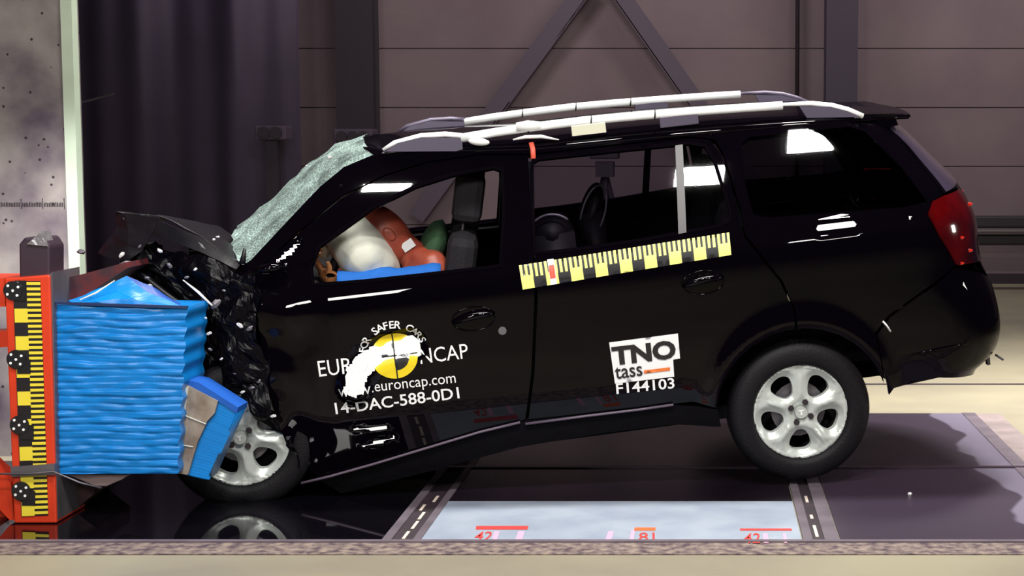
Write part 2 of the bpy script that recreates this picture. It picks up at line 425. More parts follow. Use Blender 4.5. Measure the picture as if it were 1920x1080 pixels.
# --- doors
def frame_strip(name, win, parent, side, grow, m):
    w = out(win); cx = sum(p[0] for p in w) / len(w); cz = sum(p[1] for p in w) / len(w)
    def sc_(k): 
        r = []
        for i, p in enumerate(w):
            a, b, c = V(w[i-1]), V(p), V(w[(i+1) % len(w)])
            d = ((b-a).normalized() + (c-b).normalized()).normalized(); nn = V((d.y, -d.x))
            if nn.dot(b - V((cx, cz))) < 0: nn = -nn
            q = b + nn * k; r.append((q.x, q.y, 0))
        return r
    return panel(name, sc_(grow), [sc_(-.004)], m, parent, (side,), .03, off=.0015, thick=.012)
fd = {}; rd = {}
for side in (-1, 1):
    fd[side] = panel('front_door', door1, [WIN1], paint, car, (side,), .012 if side < 0 else .04, thick=.03)
    frame_strip('window_seal', WIN1, fd[side], side, .010, trimm)
    rd[side] = panel('rear_door', door2, [WIN2], paint, car, (side,), .022, thick=.03)
    frame_strip('window_seal', WIN2, rd[side], side, .009, trimm)
    gl = panel('window_glass', WIN2, [], glass, rd[side], (side,), .04, off=-.008, thick=.003)
    dv = panel('window_divider', [(1266, 273), (1280, 271), (1287, 436), (1272, 439)], [], mat('divider_grey', (62, 58, 62), .4) if side < 0 else MATS['divider_grey'], rd[side], (side,), .03, off=.002, thick=.012)
# inner skins seen through the openings (dark lining behind the door gaps)
for side in (-1, 1):
    panel('inner_body', [(478, 540), (600, 535), (945, 500), (1003, 480), (1200, 455), (1400, 418), (1480, 540), (1480, 600)] + ARCH[7:0:-1] + [(1346, 762), (985, 783), (800, 838), (610, 890), (545, 845), (500, 700)], [], under, car, (side,), .06, off=-.05, thick=.02)
    panel('pillar_lining', [(946, 300), (1000, 296), (1003, 480), (940, 500)], [], interior, car, (side,), .04, off=-.035, thick=.03)
# door handles: recess bowl and grip
def handle(parent, c, L, ang, side):
    u0, z0 = uz(*c); b = MB()
    pts = []
    for i in range(13):
        t = i / 12 * 2 - 1; uu = u0 + t * L / 2 * math.cos(ang); zz = z0 + t * L / 2 * math.sin(ang) + .012 * (1 - t * t)
        pts.append(S(uu, zz, side) + SN(uu, zz, side) * (.004 + .028 * (1 - t ** 4)))
    b.tube(pts, [.008 + .007 * (1 - (i / 6 - 1) ** 2) for i in range(13)], 10)
    h = b.build('door_handle', paint, parent, True)
    b = MB()
    for i in range(25):
        a = i / 24 * 2 * math.pi
    ring = []
    for i in range(29):
        a = i / 28 * 2 * math.pi; uu = u0 + math.cos(a) * L * .52; zz = z0 + math.sin(a) * .05 - .004
        ring.append(S(uu, zz, side) + SN(uu, zz, side) * .001)
    b.tube(ring, .004, 6, cap=False); b.build('handle_recess_rim', paint, parent, True)
for side in (-1, 1):
    handle(fd[side], (888, 596), .17, .10, side); handle(rd[side], (1318, 528), .17, .10, side)
u0, z0 = uz(942, 620); b = MB(); P = S(u0, z0); N = SN(u0, z0); b.tube([P, P + N * .006], .017, 16); b.build('door_lock', steel, fd[-1])

# --- sills
sill = [(600, 902), (640, 892), (800, 844), (985, 789), (1260, 760), (1345, 768), (1352, 800), (1262, 796), (1130, 812), (975, 838), (800, 885), (640, 925)]
for side in (-1, 1):
    sl = panel('sill', sill, [], under, car, (side,), .04, thick=.05)
    if side < 0:
        for nm, ps in (('sill_trim', [(565, 903), (620, 890), (700, 868), (800, 838), (900, 808), (975, 790)]), ('sill_trim', [(985, 793), (1100, 778), (1200, 766), (1262, 757)])):
            b = MB(); b.tube([S(*uz(*p)) + SN(*uz(*p)) * .012 for p in ps], .006, 6); b.build(nm, mat('trim_grey', (95, 82, 98), .4) if 'trim_grey' not in MATS else MATS['trim_grey'], sl, True)

# --- bumper, tail lamps, tailgate
zb = .40
bump_o = [(1793, 502), (1733, 550), (1668, 597), (1645, 628), (.364, .165, 0), (.375, .10, 0), (.385, .03, 0), (1676, 728), (1760, 708), (1838, 692)]
ubl = uz(1838, 692)
UE = .90 - .42 + SMAX
def usil(z, d=0): return spline(XT, z) - CC + SMAX - d
bump_l = [(usil(.04, .25), .035, 0), (usil(.05), .035, 0), (usil(.38), .38, 0), (usil(.4, .3), .39, 0), (usil(.43, .52), .42, 0)]
bp = panel('rear_bumper', bump_o + bump_l, [], paint, car, (-1, 1), .03, thick=.02)
b = MB(); q = [S(*uz(*p)) + SN(*uz(*p)) * .004 for p in [(1655, 602), (1662, 610), (1669, 621)]]; b.tube(q, .009, 8, flat=.5)
b.build('bumper_highlight', white, bp, True)  # white bead standing in for a small bumper highlight
b = MB(); q = [S(*uz(*p)) + SN(*uz(*p)) * .002 for p in [(1712, 664), (1745, 657), (1780, 650), (1812, 644)]]; b.tube(q, [.003, .006, .006, .003], 8)
b.build('bumper_crease', paint, bp, True)
b = MB(); b.box((.94, -.62, .065), (.975, -.58, .075), rot=Matrix.Rotation(.7, 3, 'Y')); b.box((.90, -.60, .04), (.915, -.57, .08)); b.build('torn_bracket', steel, bp, bevel=.003)
lampo = [(1768, 368), (1748, 378), (1739, 402), (1759, 440), (1793, 497)]
def lamp_r(z, d): return (usil(z) - d, z, 0)
lampi = [lamp_r(.52, .60), lamp_r(.62, .60), lamp_r(.75, .60), lamp_r(.845, .62)]
for side in (-1, 1):
    tl = panel('tail_lamp', lampo + lampi, [], lampred, car, (side,), .02, off=.006, thick=.03)
    for (p, r) in (((1812, 350 + 8), .012), ((1815, 384), .018), ((1800, 446), .016), ((1815, 470), .018), ((1800, 494), .016)):
        uu, zz = uz(*p); b = MB(); b.ell(S(uu, zz, side) + SN(uu, zz, side) * .004, (r, .004, r * .45)); b.build('lamp_reflector', mat('lamp_bright', (190, 36, 30), .15) if 'lamp_bright' not in MATS else MATS['lamp_bright'], tl, True)
tg = [(1654, 226), (1700, 271), (1770, 362), lamp_r(.855, .61), lamp_r(.75, .59), lamp_r(.62, .59), lamp_r(.52, .59), (usil(.44, .52), .43, 0), (usil(.4, .3), .40, 0), (usil(.39), .39, 0), (usil(.7), .7, 0), (usil(.95), .95, 0), (usil(1.19), 1.19, 0), (usil(1.19, .3), 1.195, 0)]
tgw = [(1690, 275), (1772, 357), (usil(.88, .5), .885, 0), (usil(.86, .1), .87, 0), (usil(1.13, .1), 1.13, 0), (usil(1.14, .4), 1.15, 0)]
tgp = panel('tailgate', tg, [], paint, car, (-1, 1), .035, off=-.004, thick=.02)
panel('rear_window', [(1668, 240), (1704, 274), (1774, 360), (usil(.87, .50), .87, 0), (usil(.87, .02), .87, 0), (usil(1.12, .02), 1.12, 0), (usil(1.16, .35), 1.165, 0)], [], reargl, tgp, (-1, 1), .035, off=.003, thick=.004)
# chrome line down the rear pillar edge
# --- roof
def zedge(x):
    return spline(ZE, x)
ZE = []
for p in [(700, 290), (780, 284), (900, 283), (990, 281), (1100, 272), (1200, 262), (1335, 250), (1500, 236), (1600, 228), (1650, 225)]:
    q = uz(*p); ZE.append((q[0], q[1]))
ZE.sort()
rx0, rx1 = ZE[0][0], ZE[-1][0] + .05
vs, fs = [], []; NX, NY = 60, 40
for i in range(NX + 1):
    x = rx0 + (rx1 - rx0) * i / NX; ze = zedge(x); we = -S(x, ze).y
    bow = .05 * (1 - ((x - (rx0 + rx1) / 2) / ((rx1 - rx0) / 2)) ** 2) + .03
    for j in range(NY + 1):
        a = math.pi * j / NY; c = -math.cos(a); y = we * math.copysign(abs(c) ** .85, c)
        z = ze + bow * math.sin(a) ** .8
        xx = x + (.10 * (y / we) ** 2 if i == 0 else 0) - (.10 if i == 0 else 0)
        vs.append((xx, y, z))
for i in range(NX):
    for j in range(NY):
        a = i * (NY + 1) + j; fs.append([a, a + 1, a + NY + 2, a + NY + 1][::-1])
roof = mesh('roof', vs, fs, paint, car, True)
so_ = roof.modifiers.new('s', 'SOLIDIFY'); so_.thickness = .02; so_.offset = -1
# spoiler lip above tailgate
b = MB(); pts = [[(.45, y, 1.235 - .03 * (y / .55) ** 2), (.625 - .05 * (y / .55) ** 2, y, 1.225 - .03 * (y / .55) ** 2), (.635 - .05 * (y / .55) ** 2, y, 1.19 - .03 * (y / .55) ** 2), (.45, y, 1.18 - .03 * (y / .55) ** 2)] for y in [-.55, -.45, -.3, -.15, 0, .15, .3, .45, .55]]
for p in pts: b.v += [V(q) for q in p]
for i in range(len(pts) - 1):
    for k in range(4): b.f.append([i*4+k, i*4+(k+1)%4, (i+1)*4+(k+1)%4, (i+1)*4+k]); b.m.append(0)
b.f += [[0, 1, 2, 3], [len(pts)*4-1, len(pts)*4-2, len(pts)*4-3, len(pts)*4-4]]; b.m += [0, 0]
b.build('spoiler', paint, tgp, True, bevel=.01)
# roof rails
for side in (-1, 1):
    rl = MB(); yr = side * .60
    main = [loc(p[0], p[1], -.60) for p in [(864, 259), (930, 248), (1010, 237), (1100, 226), (1200, 217), (1300, 209), (1400, 202), (1467, 198)]]
    rl.tube([V((p.x, yr, p.z)) for p in main], .017, 12, flat=1.1)
    rail = rl.build('roof_rail', railm, car, True)
    f1 = [loc(p[0], p[1], -.60) for p in [(718, 281), (740, 268), (790, 255), (835, 252), (866, 255)]]
    f2 = [loc(p[0], p[1], -.60) for p in [(1467, 196), (1520, 194), (1560, 198), (1590, 206), (1618, 218)]]
    for f_, fill, nm in ((f1, [(722, 284), (868, 283), (866, 258), (790, 257), (745, 268)], 'front'), (f2, [(1498, 199), (1556, 200), (1588, 208), (1612, 219), (1512, 221)], 'rear')):
        b = MB(); b.tube([V((p.x, yr, p.z)) for p in f_], [.007, .011, .012, .012, .012], 8); b.build('rail_end', railm if side < 0 else railend, rail, True)
        b = MB(); q = [loc(p[0], p[1], -.60) for p in fill]; n = len(q)
        b.v += [V((p.x, yr - .012, p.z)) for p in q] + [V((p.x, yr + .012, p.z)) for p in q]
        b.f += [list(range(n)), list(range(2 * n - 1, n - 1, -1))] + [[i, i + n, (i + 1) % n + n, (i + 1) % n] for i in range(n)]; b.m += [0] * (n + 2)
        b.build('rail_foot', railend, rail)
    for p0, p1 in (((1235, 214), (1310, 232)),):
        a, c = loc(*p0, -.6), loc(*p1, -.6)
        b = MB(); b.box((a.x, yr - .012, c.z), (c.x, yr + .012, a.z - .012)); b.build('rail_foot', railend, rail, bevel=.004)
    for px_ in (962, 1082, 1204):
        p = loc(px_, 0, -.6); x = p.x; zz = spline([(q.x, q.z) for q in main], x)
        b = MB(); b.tube([(x - .003, yr, zz), (x + .003, yr, zz - .001)], .0195, 12, flat=1.1); b.build('rail_joint', plastic, rail)
# loose roof fittings: small pale label and white highlight oval on the near roof edge
a, c = loc(1070, 234, -.62), loc(1136, 246, -.62)
b = MB(); b.box((a.x, -.645, c.z - .004), (c.x, -.63, a.z - .004)); b.build('roof_label', mat('label_cream', (215, 212, 190), .5), roof, bevel=.002)
a = loc(1000, 262, -.66); ns = [(a.x, -.665, a.z), (a.x + .004, -.70, a.z - .05)]
tape = mat('white_tape', (240, 240, 238), .4)
b = MB(); q = [loc(*p, -.62) for p in [(962, 262), (985, 257), (1015, 256), (1048, 262)]]; b.tube(q, [.006, .014, .014, .004], 10, flat=.6); b.build('white_tape', tape, roof, True)
b = MB(); q = [loc(*p, -.622) for p in [(968, 238), (990, 236), (1012, 236)]]; b.tube(q, [.018, .024, .019], 10); b.build('white_tape', tape, roof, True)
b = MB(); b.ell(loc(898, 266, -.63), (.045, .02, .016), 0, 16, 10, Matrix.Rotation(.2, 3, 'Y')); b.build('roof_highlight', tape, roof, True)  # white oval standing in for a highlight on the roof edge
b = MB(); q = [S(*uz(*p)) + SN(*uz(*p)) * .004 for p in [(996, 268), (999, 280), (1000, 298)]]; b.tube(q, .011, 8, flat=.3); b.build('red_tape_strip', redtape, car, True)

# --- windscreen (shattered, bulging) 
wb = [uz(*p) for p in [(455, 497), (470, 488), (515, 440), (560, 392), (600, 350), (645, 313), (700, 290)]]
vs, fs = [], []; NV = 26
prof = resample(wb, .04, False)
for i, (u, z) in enumerate(prof):
    P = S(u, z); k = i / (len(prof) - 1)
    for j in range(NV + 1):
        t = j / NV * 2 - 1; bow = (1 - t * t)
        d = .17 * (1 - .45 * k) * bow + (.03 * noise.noise(V((i * .5, j * .45, 3))) if 0 < j < NV else 0) * (1 - .6 * k)
        sag = -.02 * bow
        vs.append((P.x - d * .75, P.y * -1 * t, P.z + d * .55 + sag * (1 - k)))
for i in range(len(prof) - 1):
    for j in range(NV):
        a = i * (NV + 1) + j; fs.append([a, a + 1, a + NV + 2, a + NV + 1])
mesh('windscreen', vs, fs, crack, car, True)

# --- crumpled metal
def sheet(name, rows, m, parent, amp=.02, fr=5, seed=0, sub=6, thick=.004, smooth=False, label=None):
    """rows: list of polylines (same count) -> crumpled sheet"""
    R_ = len(rows); K = len(rows[0]); vs = []; fs = []
    n1 = (R_ - 1) * sub; n2 = (K - 1) * sub
    for i in range(n1 + 1):
        for j in range(n2 + 1):
            a = i / sub; b_ = j / sub; i0 = min(int(a), R_ - 2); j0 = min(int(b_), K - 2); s = a - i0; t = b_ - j0
            p = (V(rows[i0][j0]) * (1-s) * (1-t) + V(rows[i0+1][j0]) * s * (1-t) + V(rows[i0][j0+1]) * (1-s) * t + V(rows[i0+1][j0+1]) * s * t)
            d = noise.noise_vector(p * fr + V((seed, seed * 2, 0))) * amp + noise.noise_vector(p * fr * 2.7 + V((seed, 5, 0))) * amp * .4
            vs.append(p + d)
    for i in range(n1):
        for j in range(n2):
            a = i * (n2 + 1) + j; fs.append([a, a + 1, a + n2 + 2, a + n2 + 1])
    o = mesh(name, vs, fs, m, parent, smooth)
    md = o.modifiers.new('s', 'SOLIDIFY'); md.thickness = thick
    if label: o['label'] = label
    return o
def pl(px, py, y): p = loc(px, py, y); return (p.x, p.y, p.z)
hoodm = mat('bonnet_paint', (17, 13, 19), .5, coat=.1, spec=.2)
wingm = mat('scraped_black', (6, 4, 8), .28, spec=.12, bumpv=.3, bscale=30)
hood_prof = [(450, 492), (415, 468), (375, 441), (335, 424), (300, 411), (260, 405), (217, 398)]
rows = []
for y, dx, dz in ((-.74, 0, 0), (-.45, .02, -.045), (-.1, .05, -.10), (.3, .08, -.17), (.7, .10, -.26)):
    rows.append([(loc(p[0], p[1], -.74).x + dx * (k / 6), y, loc(p[0], p[1], -.74).z + dz) for k, p in enumerate(hood_prof)])
hood = sheet('bonnet', rows, hoodm, car, .018, 4, 1, 6, smooth=True, label='buckled black bonnet folded up into a peak')
flap = [[pl(217, 398, -.74), pl(222, 420, -.72), pl(205, 445, -.70), pl(186, 474, -.68)], [pl(236, 400, -.75), pl(240, 430, -.74), pl(238, 460, -.73), pl(215, 488, -.72)], [pl(300, 412, -.76), pl(285, 440, -.75), pl(265, 465, -.74), pl(240, 486, -.74)]]
sheet('bonnet_flap', flap, hoodm, car, .012, 7, 2, 6, smooth=False)
sheet('bonnet_edge', [[pl(300, 413, -.75), pl(335, 426, -.75), pl(375, 443, -.75), pl(415, 470, -.75), pl(447, 496, -.75)], [pl(285, 440, -.74), pl(325, 452, -.75), pl(370, 468, -.76), pl(405, 485, -.78), pl(440, 505, -.8)]], hoodm, car, .008, 6, 5, 5)
# crushed wing
wing = [[pl(285, 455, -.70), pl(345, 470, -.76), pl(400, 488, -.81), pl(445, 506, -.84), pl(480, 512, -.845)],
        [pl(240, 480, -.66), pl(320, 505, -.74), pl(390, 530, -.82), pl(440, 545, -.86), pl(480, 556, -.86)],
        [pl(262, 520, -.60), pl(345, 560, -.74), pl(400, 590, -.84), pl(445, 610, -.87), pl(486, 620, -.87)],
        [pl(300, 560, -.55), pl(365, 620, -.72), pl(410, 650, -.83), pl(455, 680, -.87), pl(497, 700, -.87)],
        [pl(352, 640, -.60), pl(378, 690, -.74), pl(420, 715, -.83), pl(468, 745, -.87), pl(510, 770, -.87)],
        [pl(372, 695, -.66), pl(398, 728, -.76), pl(440, 746, -.84), pl(490, 760, -.87), pl(535, 810, -.86)],
        [pl(420, 752, -.70), pl(450, 758, -.80), pl(485, 766, -.85), pl(525, 812, -.86), pl(562, 885, -.85)]]
wing_o = sheet('front_wing', wing, wingm, car, .042, 9, 3, 8, smooth=False, label='crushed black front wing')
# arch liner & engine bay darkness
sheet('wheel_arch_liner', [[pl(340, 560, -.35), pl(430, 560, -.4), pl(560, 560, -.55)], [pl(340, 700, -.35), pl(430, 690, -.4), pl(560, 700, -.55)], [pl(350, 800, -.35), pl(430, 800, -.45), pl(580, 880, -.6)]], under, car, .03, 5, 8)
eb = MB()
random.seed(11)
for k in range(60):
    px_ = random.uniform(235, 455); py_ = random.uniform(470 + max(0, (300 - px_)) * .25, 560 + (px_ - 235) * .75)
    if px_ < 345 and py_ > 560: continue
    c = V(pl(px_, py_, random.uniform(-.62, -.2))); s = [random.uniform(.02, .075) for _ in range(3)]
    eb.box(c - V(s), c + V(s), random.choice([0, 0, 0, 1]), Matrix.Rotation(random.uniform(0, 3), 3, V((random.random(), random.random(), random.random())).normalized()))
eb.build('engine', [plastic, wingm], car, bevel=.006)
for k in range(7):
    a = V(pl(random.uniform(245, 330), random.uniform(480, 545), -.66)); c = V(pl(random.uniform(350, 440), random.uniform(540, 640), -.72)); mid = (a + c) / 2 + V((random.uniform(-.05, .05), -.05, random.uniform(-.1, .1)))
    b = MB(); b.tube([a * (1-t)**2 + mid * 2*t*(1-t) + c * t*t for t in [i / 10 for i in range(11)]], random.uniform(.006, .014), 8); b.build('engine_hose', plastic, car, True)
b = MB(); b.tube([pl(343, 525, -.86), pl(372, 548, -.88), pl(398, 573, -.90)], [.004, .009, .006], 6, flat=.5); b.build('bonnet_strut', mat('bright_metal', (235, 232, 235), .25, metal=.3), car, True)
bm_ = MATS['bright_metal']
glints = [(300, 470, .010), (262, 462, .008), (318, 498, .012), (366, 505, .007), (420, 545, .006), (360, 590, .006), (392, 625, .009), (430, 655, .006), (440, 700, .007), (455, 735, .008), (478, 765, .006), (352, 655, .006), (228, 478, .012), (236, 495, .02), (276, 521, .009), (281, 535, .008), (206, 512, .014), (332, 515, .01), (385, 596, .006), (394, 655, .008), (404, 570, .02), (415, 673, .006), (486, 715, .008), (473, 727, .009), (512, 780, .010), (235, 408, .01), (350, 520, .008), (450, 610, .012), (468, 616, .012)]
for i, (a, c_, r) in enumerate(glints):  # pale beads standing in for glints on the crumpled front
    b = MB(); b.ell(pl(a, c_, -.885 if a > 340 else -.74), (r * 1.3, r * .5, r * .7), 0, 8, 6, Matrix.Rotation(random.uniform(-1, 1), 3, 'Y'), lambda d: 1 + .4 * noise.noise(d * 2 + V((i, 0, 0)))); b.build('glint_bead', bm_ if i % 3 == 0 else steel, car)
# wiper stub at windscreen corner
b = MB(); b.tube([pl(454, 494, -.80), pl(457, 480, -.80), pl(459, 466, -.80)], [.014, .010, .006], 8); b.build('wiper_arm', plastic, car, True)
# mirror stub on the door
b = MB(); b.ell(pl(505, 503, -.87), (.05, .03, .022), 0, 14, 10); b.build('mirror_base', paint, fd[-1], True)

# --- floor pan, inner walls
b = MB(); b.box((-2.25, -.76, .0), (-.3, .76, .05)); b.box((-.3, -.7, .16), (.35, .7, .2)); b.box((.35, -.5, .10), (.85, .5, .14)); b.box((-2.3, -.72, .05), (-2.2, .72, .70)); b.build('floor_pan', under, car)
b = MB(); b.box((-.95, -.12, -.06), (.75, .12, .0)); b.box((-.3, -.6, -.03), (.3, .6, .02)); b.build('chassis_beam', under, car, bevel=.01)
b = MB(); b.tube([(-.02, -.62, 0), (-.02, .62, 0)], .035, 10); b.build('rear_axle', under, car)
b = MB(); b.tube([(.45, -.3, .12), (.8, -.3, .12)], .07, 14, flat=.6); b.build('exhaust_silencer', steel, car, True)
b = MB(); b.tube([pl(1612, 690, -.5), pl(1640, 694, -.5), pl(1672, 712, -.5)], .012, 8); b.build('exhaust_pipe', under, car, True)

# --- seats
def seat(x, y, name, wid=.25, lab=None):
    st = empty(name, (x, y, 0), car)
    tilt = Matrix.Rotation(math.radians(14), 3, 'Y')
    b = MB(); b.box((-.20, -wid, .26), (.22, wid, .40)); b.build('seat_cushion', seatm, st, bevel=.04)
    b = MB(); b.box((.14, -wid, .36), (.27, wid, .92), 0, tilt, (.2, 0, .4)); b.build('seat_back', seatm, st, bevel=.05)
    if wid < .4:
        b = MB(); b.box((.29, -.14, .94), (.42, .14, 1.15), 0, tilt, (.35, 0, 1.0)); h = b.build('headrest', seatm, st, bevel=.035)
        for s in (-.06, .06):
            b = MB(); b.tube([(.31, s, .86), (.345, s, 1.0)], .006, 6); b.build('headrest_post', steel, h)
    return st
seat(-1.66, -.37, 'driver_seat'); seat(-1.66, .37, 'passenger_seat'); seat(-.46, 0, 'rear_bench', .60)
for y in (-.4, 0, .4):
    b = MB(); b.box((-.19, y - .12, .95), (-.11, y + .12, 1.03), 0); b.build('rear_headrest', seatm, car, bevel=.03)
b = MB(); b.box((-2.25, -.72, .55), (-1.95, .72, .80)); b.build('dashboard', interior, car, bevel=.05)
# steering wheel
b = MB(); c = V((-1.93, -.37, .76)); tl_ = Matrix.Rotation(math.radians(-65), 3, 'Y'); ring = [c + tl_ @ V((.18 * math.cos(a), .18 * math.sin(a), 0)) for a in [i / 32 * 2 * math.pi for i in range(33)]]
b.tube(ring, .014, 8, cap=False)
for a in (0, 2.1, 4.2): b.tube([c, c + tl_ @ V((.18 * math.cos(a), .18 * math.sin(a), 0))], .014, 6)
b.tube([c, c + V((-.25, 0, -.12))], .03, 8); b.build('steering_wheel', interior, car, True)
# driver airbag
b = MB(); c = V(loc(678, 466, -.40)); rt = Matrix.Rotation(math.radians(-32), 3, 'Y')
b.ell(c, (.12, .25, .21), 0, 40, 26, rt, lambda d: 1 + .05 * noise.noise(d * 3) + .02 * noise.noise(d * 9) - .03 * math.cos(9 * math.atan2(d.y, d.z)) * (1 - d.x * d.x))
ab = b.build('airbag', airbagm, car, True, ); ab['label'] = 'white inflated airbag'
# tape-marked foam block behind the steering wheel
b = MB(); b.box(V(loc(603, 470, -.5)) - V((.02, .03, .03)), V(loc(603, 470, -.5)) + V((.035, .03, .025)), 0, Matrix.Rotation(.6, 3, 'Y')); b.build('steering_column_cover', mat('cream_plastic', (205, 196, 170), .5), car, bevel=.01)

# --- wheels
def wheel(name, l, rot, side=-1, full=True, flatz=None, label=None):
    wh = empty(name, l, car)
    if label: wh['label'] = label
    sg = -side  # rim faces -y when side = -1
    def Y(y): return y * sg
    prof = [(.205, .012), (.212, -.004), (.232, -.012), (.27, -.010), (.297, .004), (.307, .03), (.31, .10), (.307, .155), (.297, .18), (.26, .19), (.205, .175)]
    b = MB(); n = 72
    for i in range(n):
        a = 2 * math.pi * i / n
        for (r, y) in prof: b.v.append(V((r * math.cos(a), Y(y), r * math.sin(a))))
    m_ = len(prof)
    for i in range(n):
        for k in range(m_ - 1): b.f.append([i*m_+k, i*m_+k+1, ((i+1)%n)*m_+k+1, ((i+1)%n)*m_+k]); b.m.append(0)
    if flatz is not None:
        for p in b.v:
            wz = (MR @ (p + V(l)) + ORG)
            if wz.z < .004:
                d = .004 - wz.z; p += MT @ V((0, 0, d)); 
                k = min(1, d / .04); p.y += Y(-.02 * k * (1 if abs(p.y) < .09 else -1))
    ty = b.build('tyre', rubber, wh, True)
    # barrel
    b = MB(); prof2 = [(.206, .004), (.200, .012), (.188, .03), (.185, .16), (.05, .165)]
    for i in range(n):
        a = 2 * math.pi * i / n
        for (r, y) in prof2: b.v.append(V((r * math.cos(a), Y(y), r * math.sin(a))))
    m_ = len(prof2)
    for i in range(n):
        for k in range(m_ - 1): b.f.append([i*m_+k, i*m_+k+1, ((i+1)%n)*m_+k+1, ((i+1)%n)*m_+k]); b.m.append(0)
    b.build('rim_barrel', mat('barrel_dark', (40, 36, 42), .5, metal=.4) if 'barrel_dark' not in MATS else MATS['barrel_dark'], wh, True)
    if not full: return wh
    # wheel face with five openings
    outer = [(.207 * math.cos(a), .207 * math.sin(a)) for a in [2 * math.pi * i / 90 for i in range(90)]]
    holes = []; scoops = []
    for k in range(5):
        th = rot + k * 2 * math.pi / 5
        def tr(q, th=th): return (q[0] * math.cos(th) - q[1] * math.sin(th), q[0] * math.sin(th) + q[1] * math.cos(th))
        hp = rounded([(.078, -.017), (.078, .017), (.115, .043), (.150, .050), (.170, .030), (.174, 0), (.170, -.030), (.150, -.050), (.115, -.043)], .02, 3)
        holes.append([tr(q) for q in hp]); scoops.append(th)
    vs_, fs_ = cdt(outer, holes, .009)
    def dish(x, z):
        r = math.hypot(x, z); y = .012 - .020 * math.exp(-((r - .11) / .05) ** 2) + (.012 * (1 - r / .05) if r < .05 else 0)
        y += -.010 * max(0, 1 - abs(r - .200) / .008)
        ang = (math.atan2(z, x) - rot) % (2 * math.pi / 5); ang = min(ang, 2 * math.pi / 5 - ang)
        hx, hz = r * math.cos(ang) - .13, r * math.sin(ang)
        dd = math.hypot(hx / .058, hz / .064)
        y += .014 * max(0, 1.28 - dd) / .28 if dd < 1.28 and r > .06 else 0
        e = abs(ang - math.pi / 5)  # groove at spoke centre edges
        if r > .09: y += .004 * math.exp(-((abs(hz) - (.068 + .03 * (r - .13) / .05)) / .0045) ** 2)
        return y
    b = MB(); b.v = [V((p.x, Y(dish(p.x, p.y)), p.y)) for p in vs_]
    for f in fs_:
        a_, b__, c_ = [vs_[i] for i in f[:3]]; ccw = (b__ - a_).cross(c_ - a_) > 0
        if (side > 0): ccw = not ccw
        b.f.append(f if ccw else f[::-1]); b.m.append(0)
    ec = set()
    for f in b.f:
        for i in range(len(f)): ec.add((f[i], f[(i+1) % len(f)]))
    for (p, q) in list(ec):
        if (q, p) not in ec and math.hypot(b.v[p].x, b.v[p].z) < .195:
            k = len(b.v); b.v += [b.v[p].copy(), b.v[q].copy(), b.v[q] * .985 + V((0, Y(.03), 0)), b.v[p] * .985 + V((0, Y(.03), 0))]; b.f.append([k+1, k, k+3, k+2]); b.m.append(0)
    face = b.build('wheel_trim', silver, wh, True)
    for k in range(4):
        a = rot + math.radians(-95 + 71) + k * math.pi / 2 ; x, z = .047 * math.cos(a), .047 * math.sin(a)
        b = MB(); b.tube([(x, Y(-.002), z), (x, Y(.03), z)], .0135, 6); b.build('wheel_bolt', boltm, wh)
    b = MB(); b.tube([(0, Y(-.006), 0), (0, Y(.01), 0)], .026, 20)
    b.v += [V(p) for p in ((-.012, Y(-.008), .012), (.012, Y(-.008), .012), (.012, Y(-.008), .006), (-.012, Y(-.008), .006), (-.004, Y(-.008), .006), (.004, Y(-.008), .006), (.004, Y(-.008), -.012), (-.004, Y(-.008), -.012))]
    k = len(b.v) - 8; b.f += [[k, k+1, k+2, k+3], [k+4, k+5, k+6, k+7]]; b.m += [1, 1]
    b.build('hub_cap', [silver, white], wh)
    b = MB(); b.tube([(0, Y(.07), 0), (0, Y(.075), 0)], .12, 24); b.build('brake_disc', steel, wh)
    return wh
wheel('rear_wheel', (0, -.83, 0), math.radians(-95), -1, True, label='near rear wheel, lifted just off the floor')
wheel('rear_wheel', (0, .83, 0), 0, 1, True, label='far rear wheel')
hf = loc(450, 821, -.83)
wheel('front_wheel', hf, math.radians(-123), -1, True, flatz=True, label='near front wheel with squashed tyre')
wheel('front_wheel', (-2.33, .80, -.03), 0, 1, True, label='far front wheel')

# --- markings on the doors
def deco(name, polys, parent, off=.0025, m=None, mats=None):
    """polys: list of (list of (u,z), material index); each is finely triangulated onto the skin"""
    av, af, am = [], [], []
    for pts, mi, o_ in polys:
        vs_, fs_ = cdt(pts, [], .02); base = len(av)
        av += [S(p.x, p.y) + SN(p.x, p.y) * (off + o_) for p in vs_]
        for f in fs_:
            a, b_, c = [vs_[i] for i in f[:3]]; ccw = (b_ - a).cross(c - a) > 0
            af.append([base + i for i in (f if ccw else f[::-1])]); am.append(mi)
    return mesh(name, av, af, None, parent, True, mats or [m], am)
def label_text(name, s, p0, p1, m, parent, hscale=1, off=.003, bold=0, hgt=None, sides=None):
    """text whose base line runs from photo point p0 to p1"""
    a, b_ = V(uz(*p0)), V(uz(*p1)); d = b_ - a; L = d.length; d.normalize(); n = V((-d.y, d.x))
    vs_, fs_, w_ = text_pts(s, bold); sc_ = L / w_ * hscale
    if hgt: 
        cap = max(v[1] for v in vs_); sc_ = hgt / cap
    v = []
    for x, y in vs_:
        q = a + d * (x * L) + n * (y * sc_); v.append(S(q.x, q.y) + SN(q.x, q.y) * off)
    return mesh(name, v, fs_, m, parent)
FD = fd[-1]; RD = rd[-1]
label_text('lettering', 'EURO', (599, 706), (690, 696), white, FD, hgt=.066)
label_text('lettering', 'NCAP', (789, 682), (879, 671), white, FD, hgt=.062)
label_text('web_address', 'www.euroncap.com', (637, 742), (855, 717), white, FD, hgt=.030)
label_text('test_number', '14-DAC-588-0D1', (630, 776), (862, 746), white, FD, bold=.012, hgt=.048)
ec_ = V(uz(740, 667)); er = .094
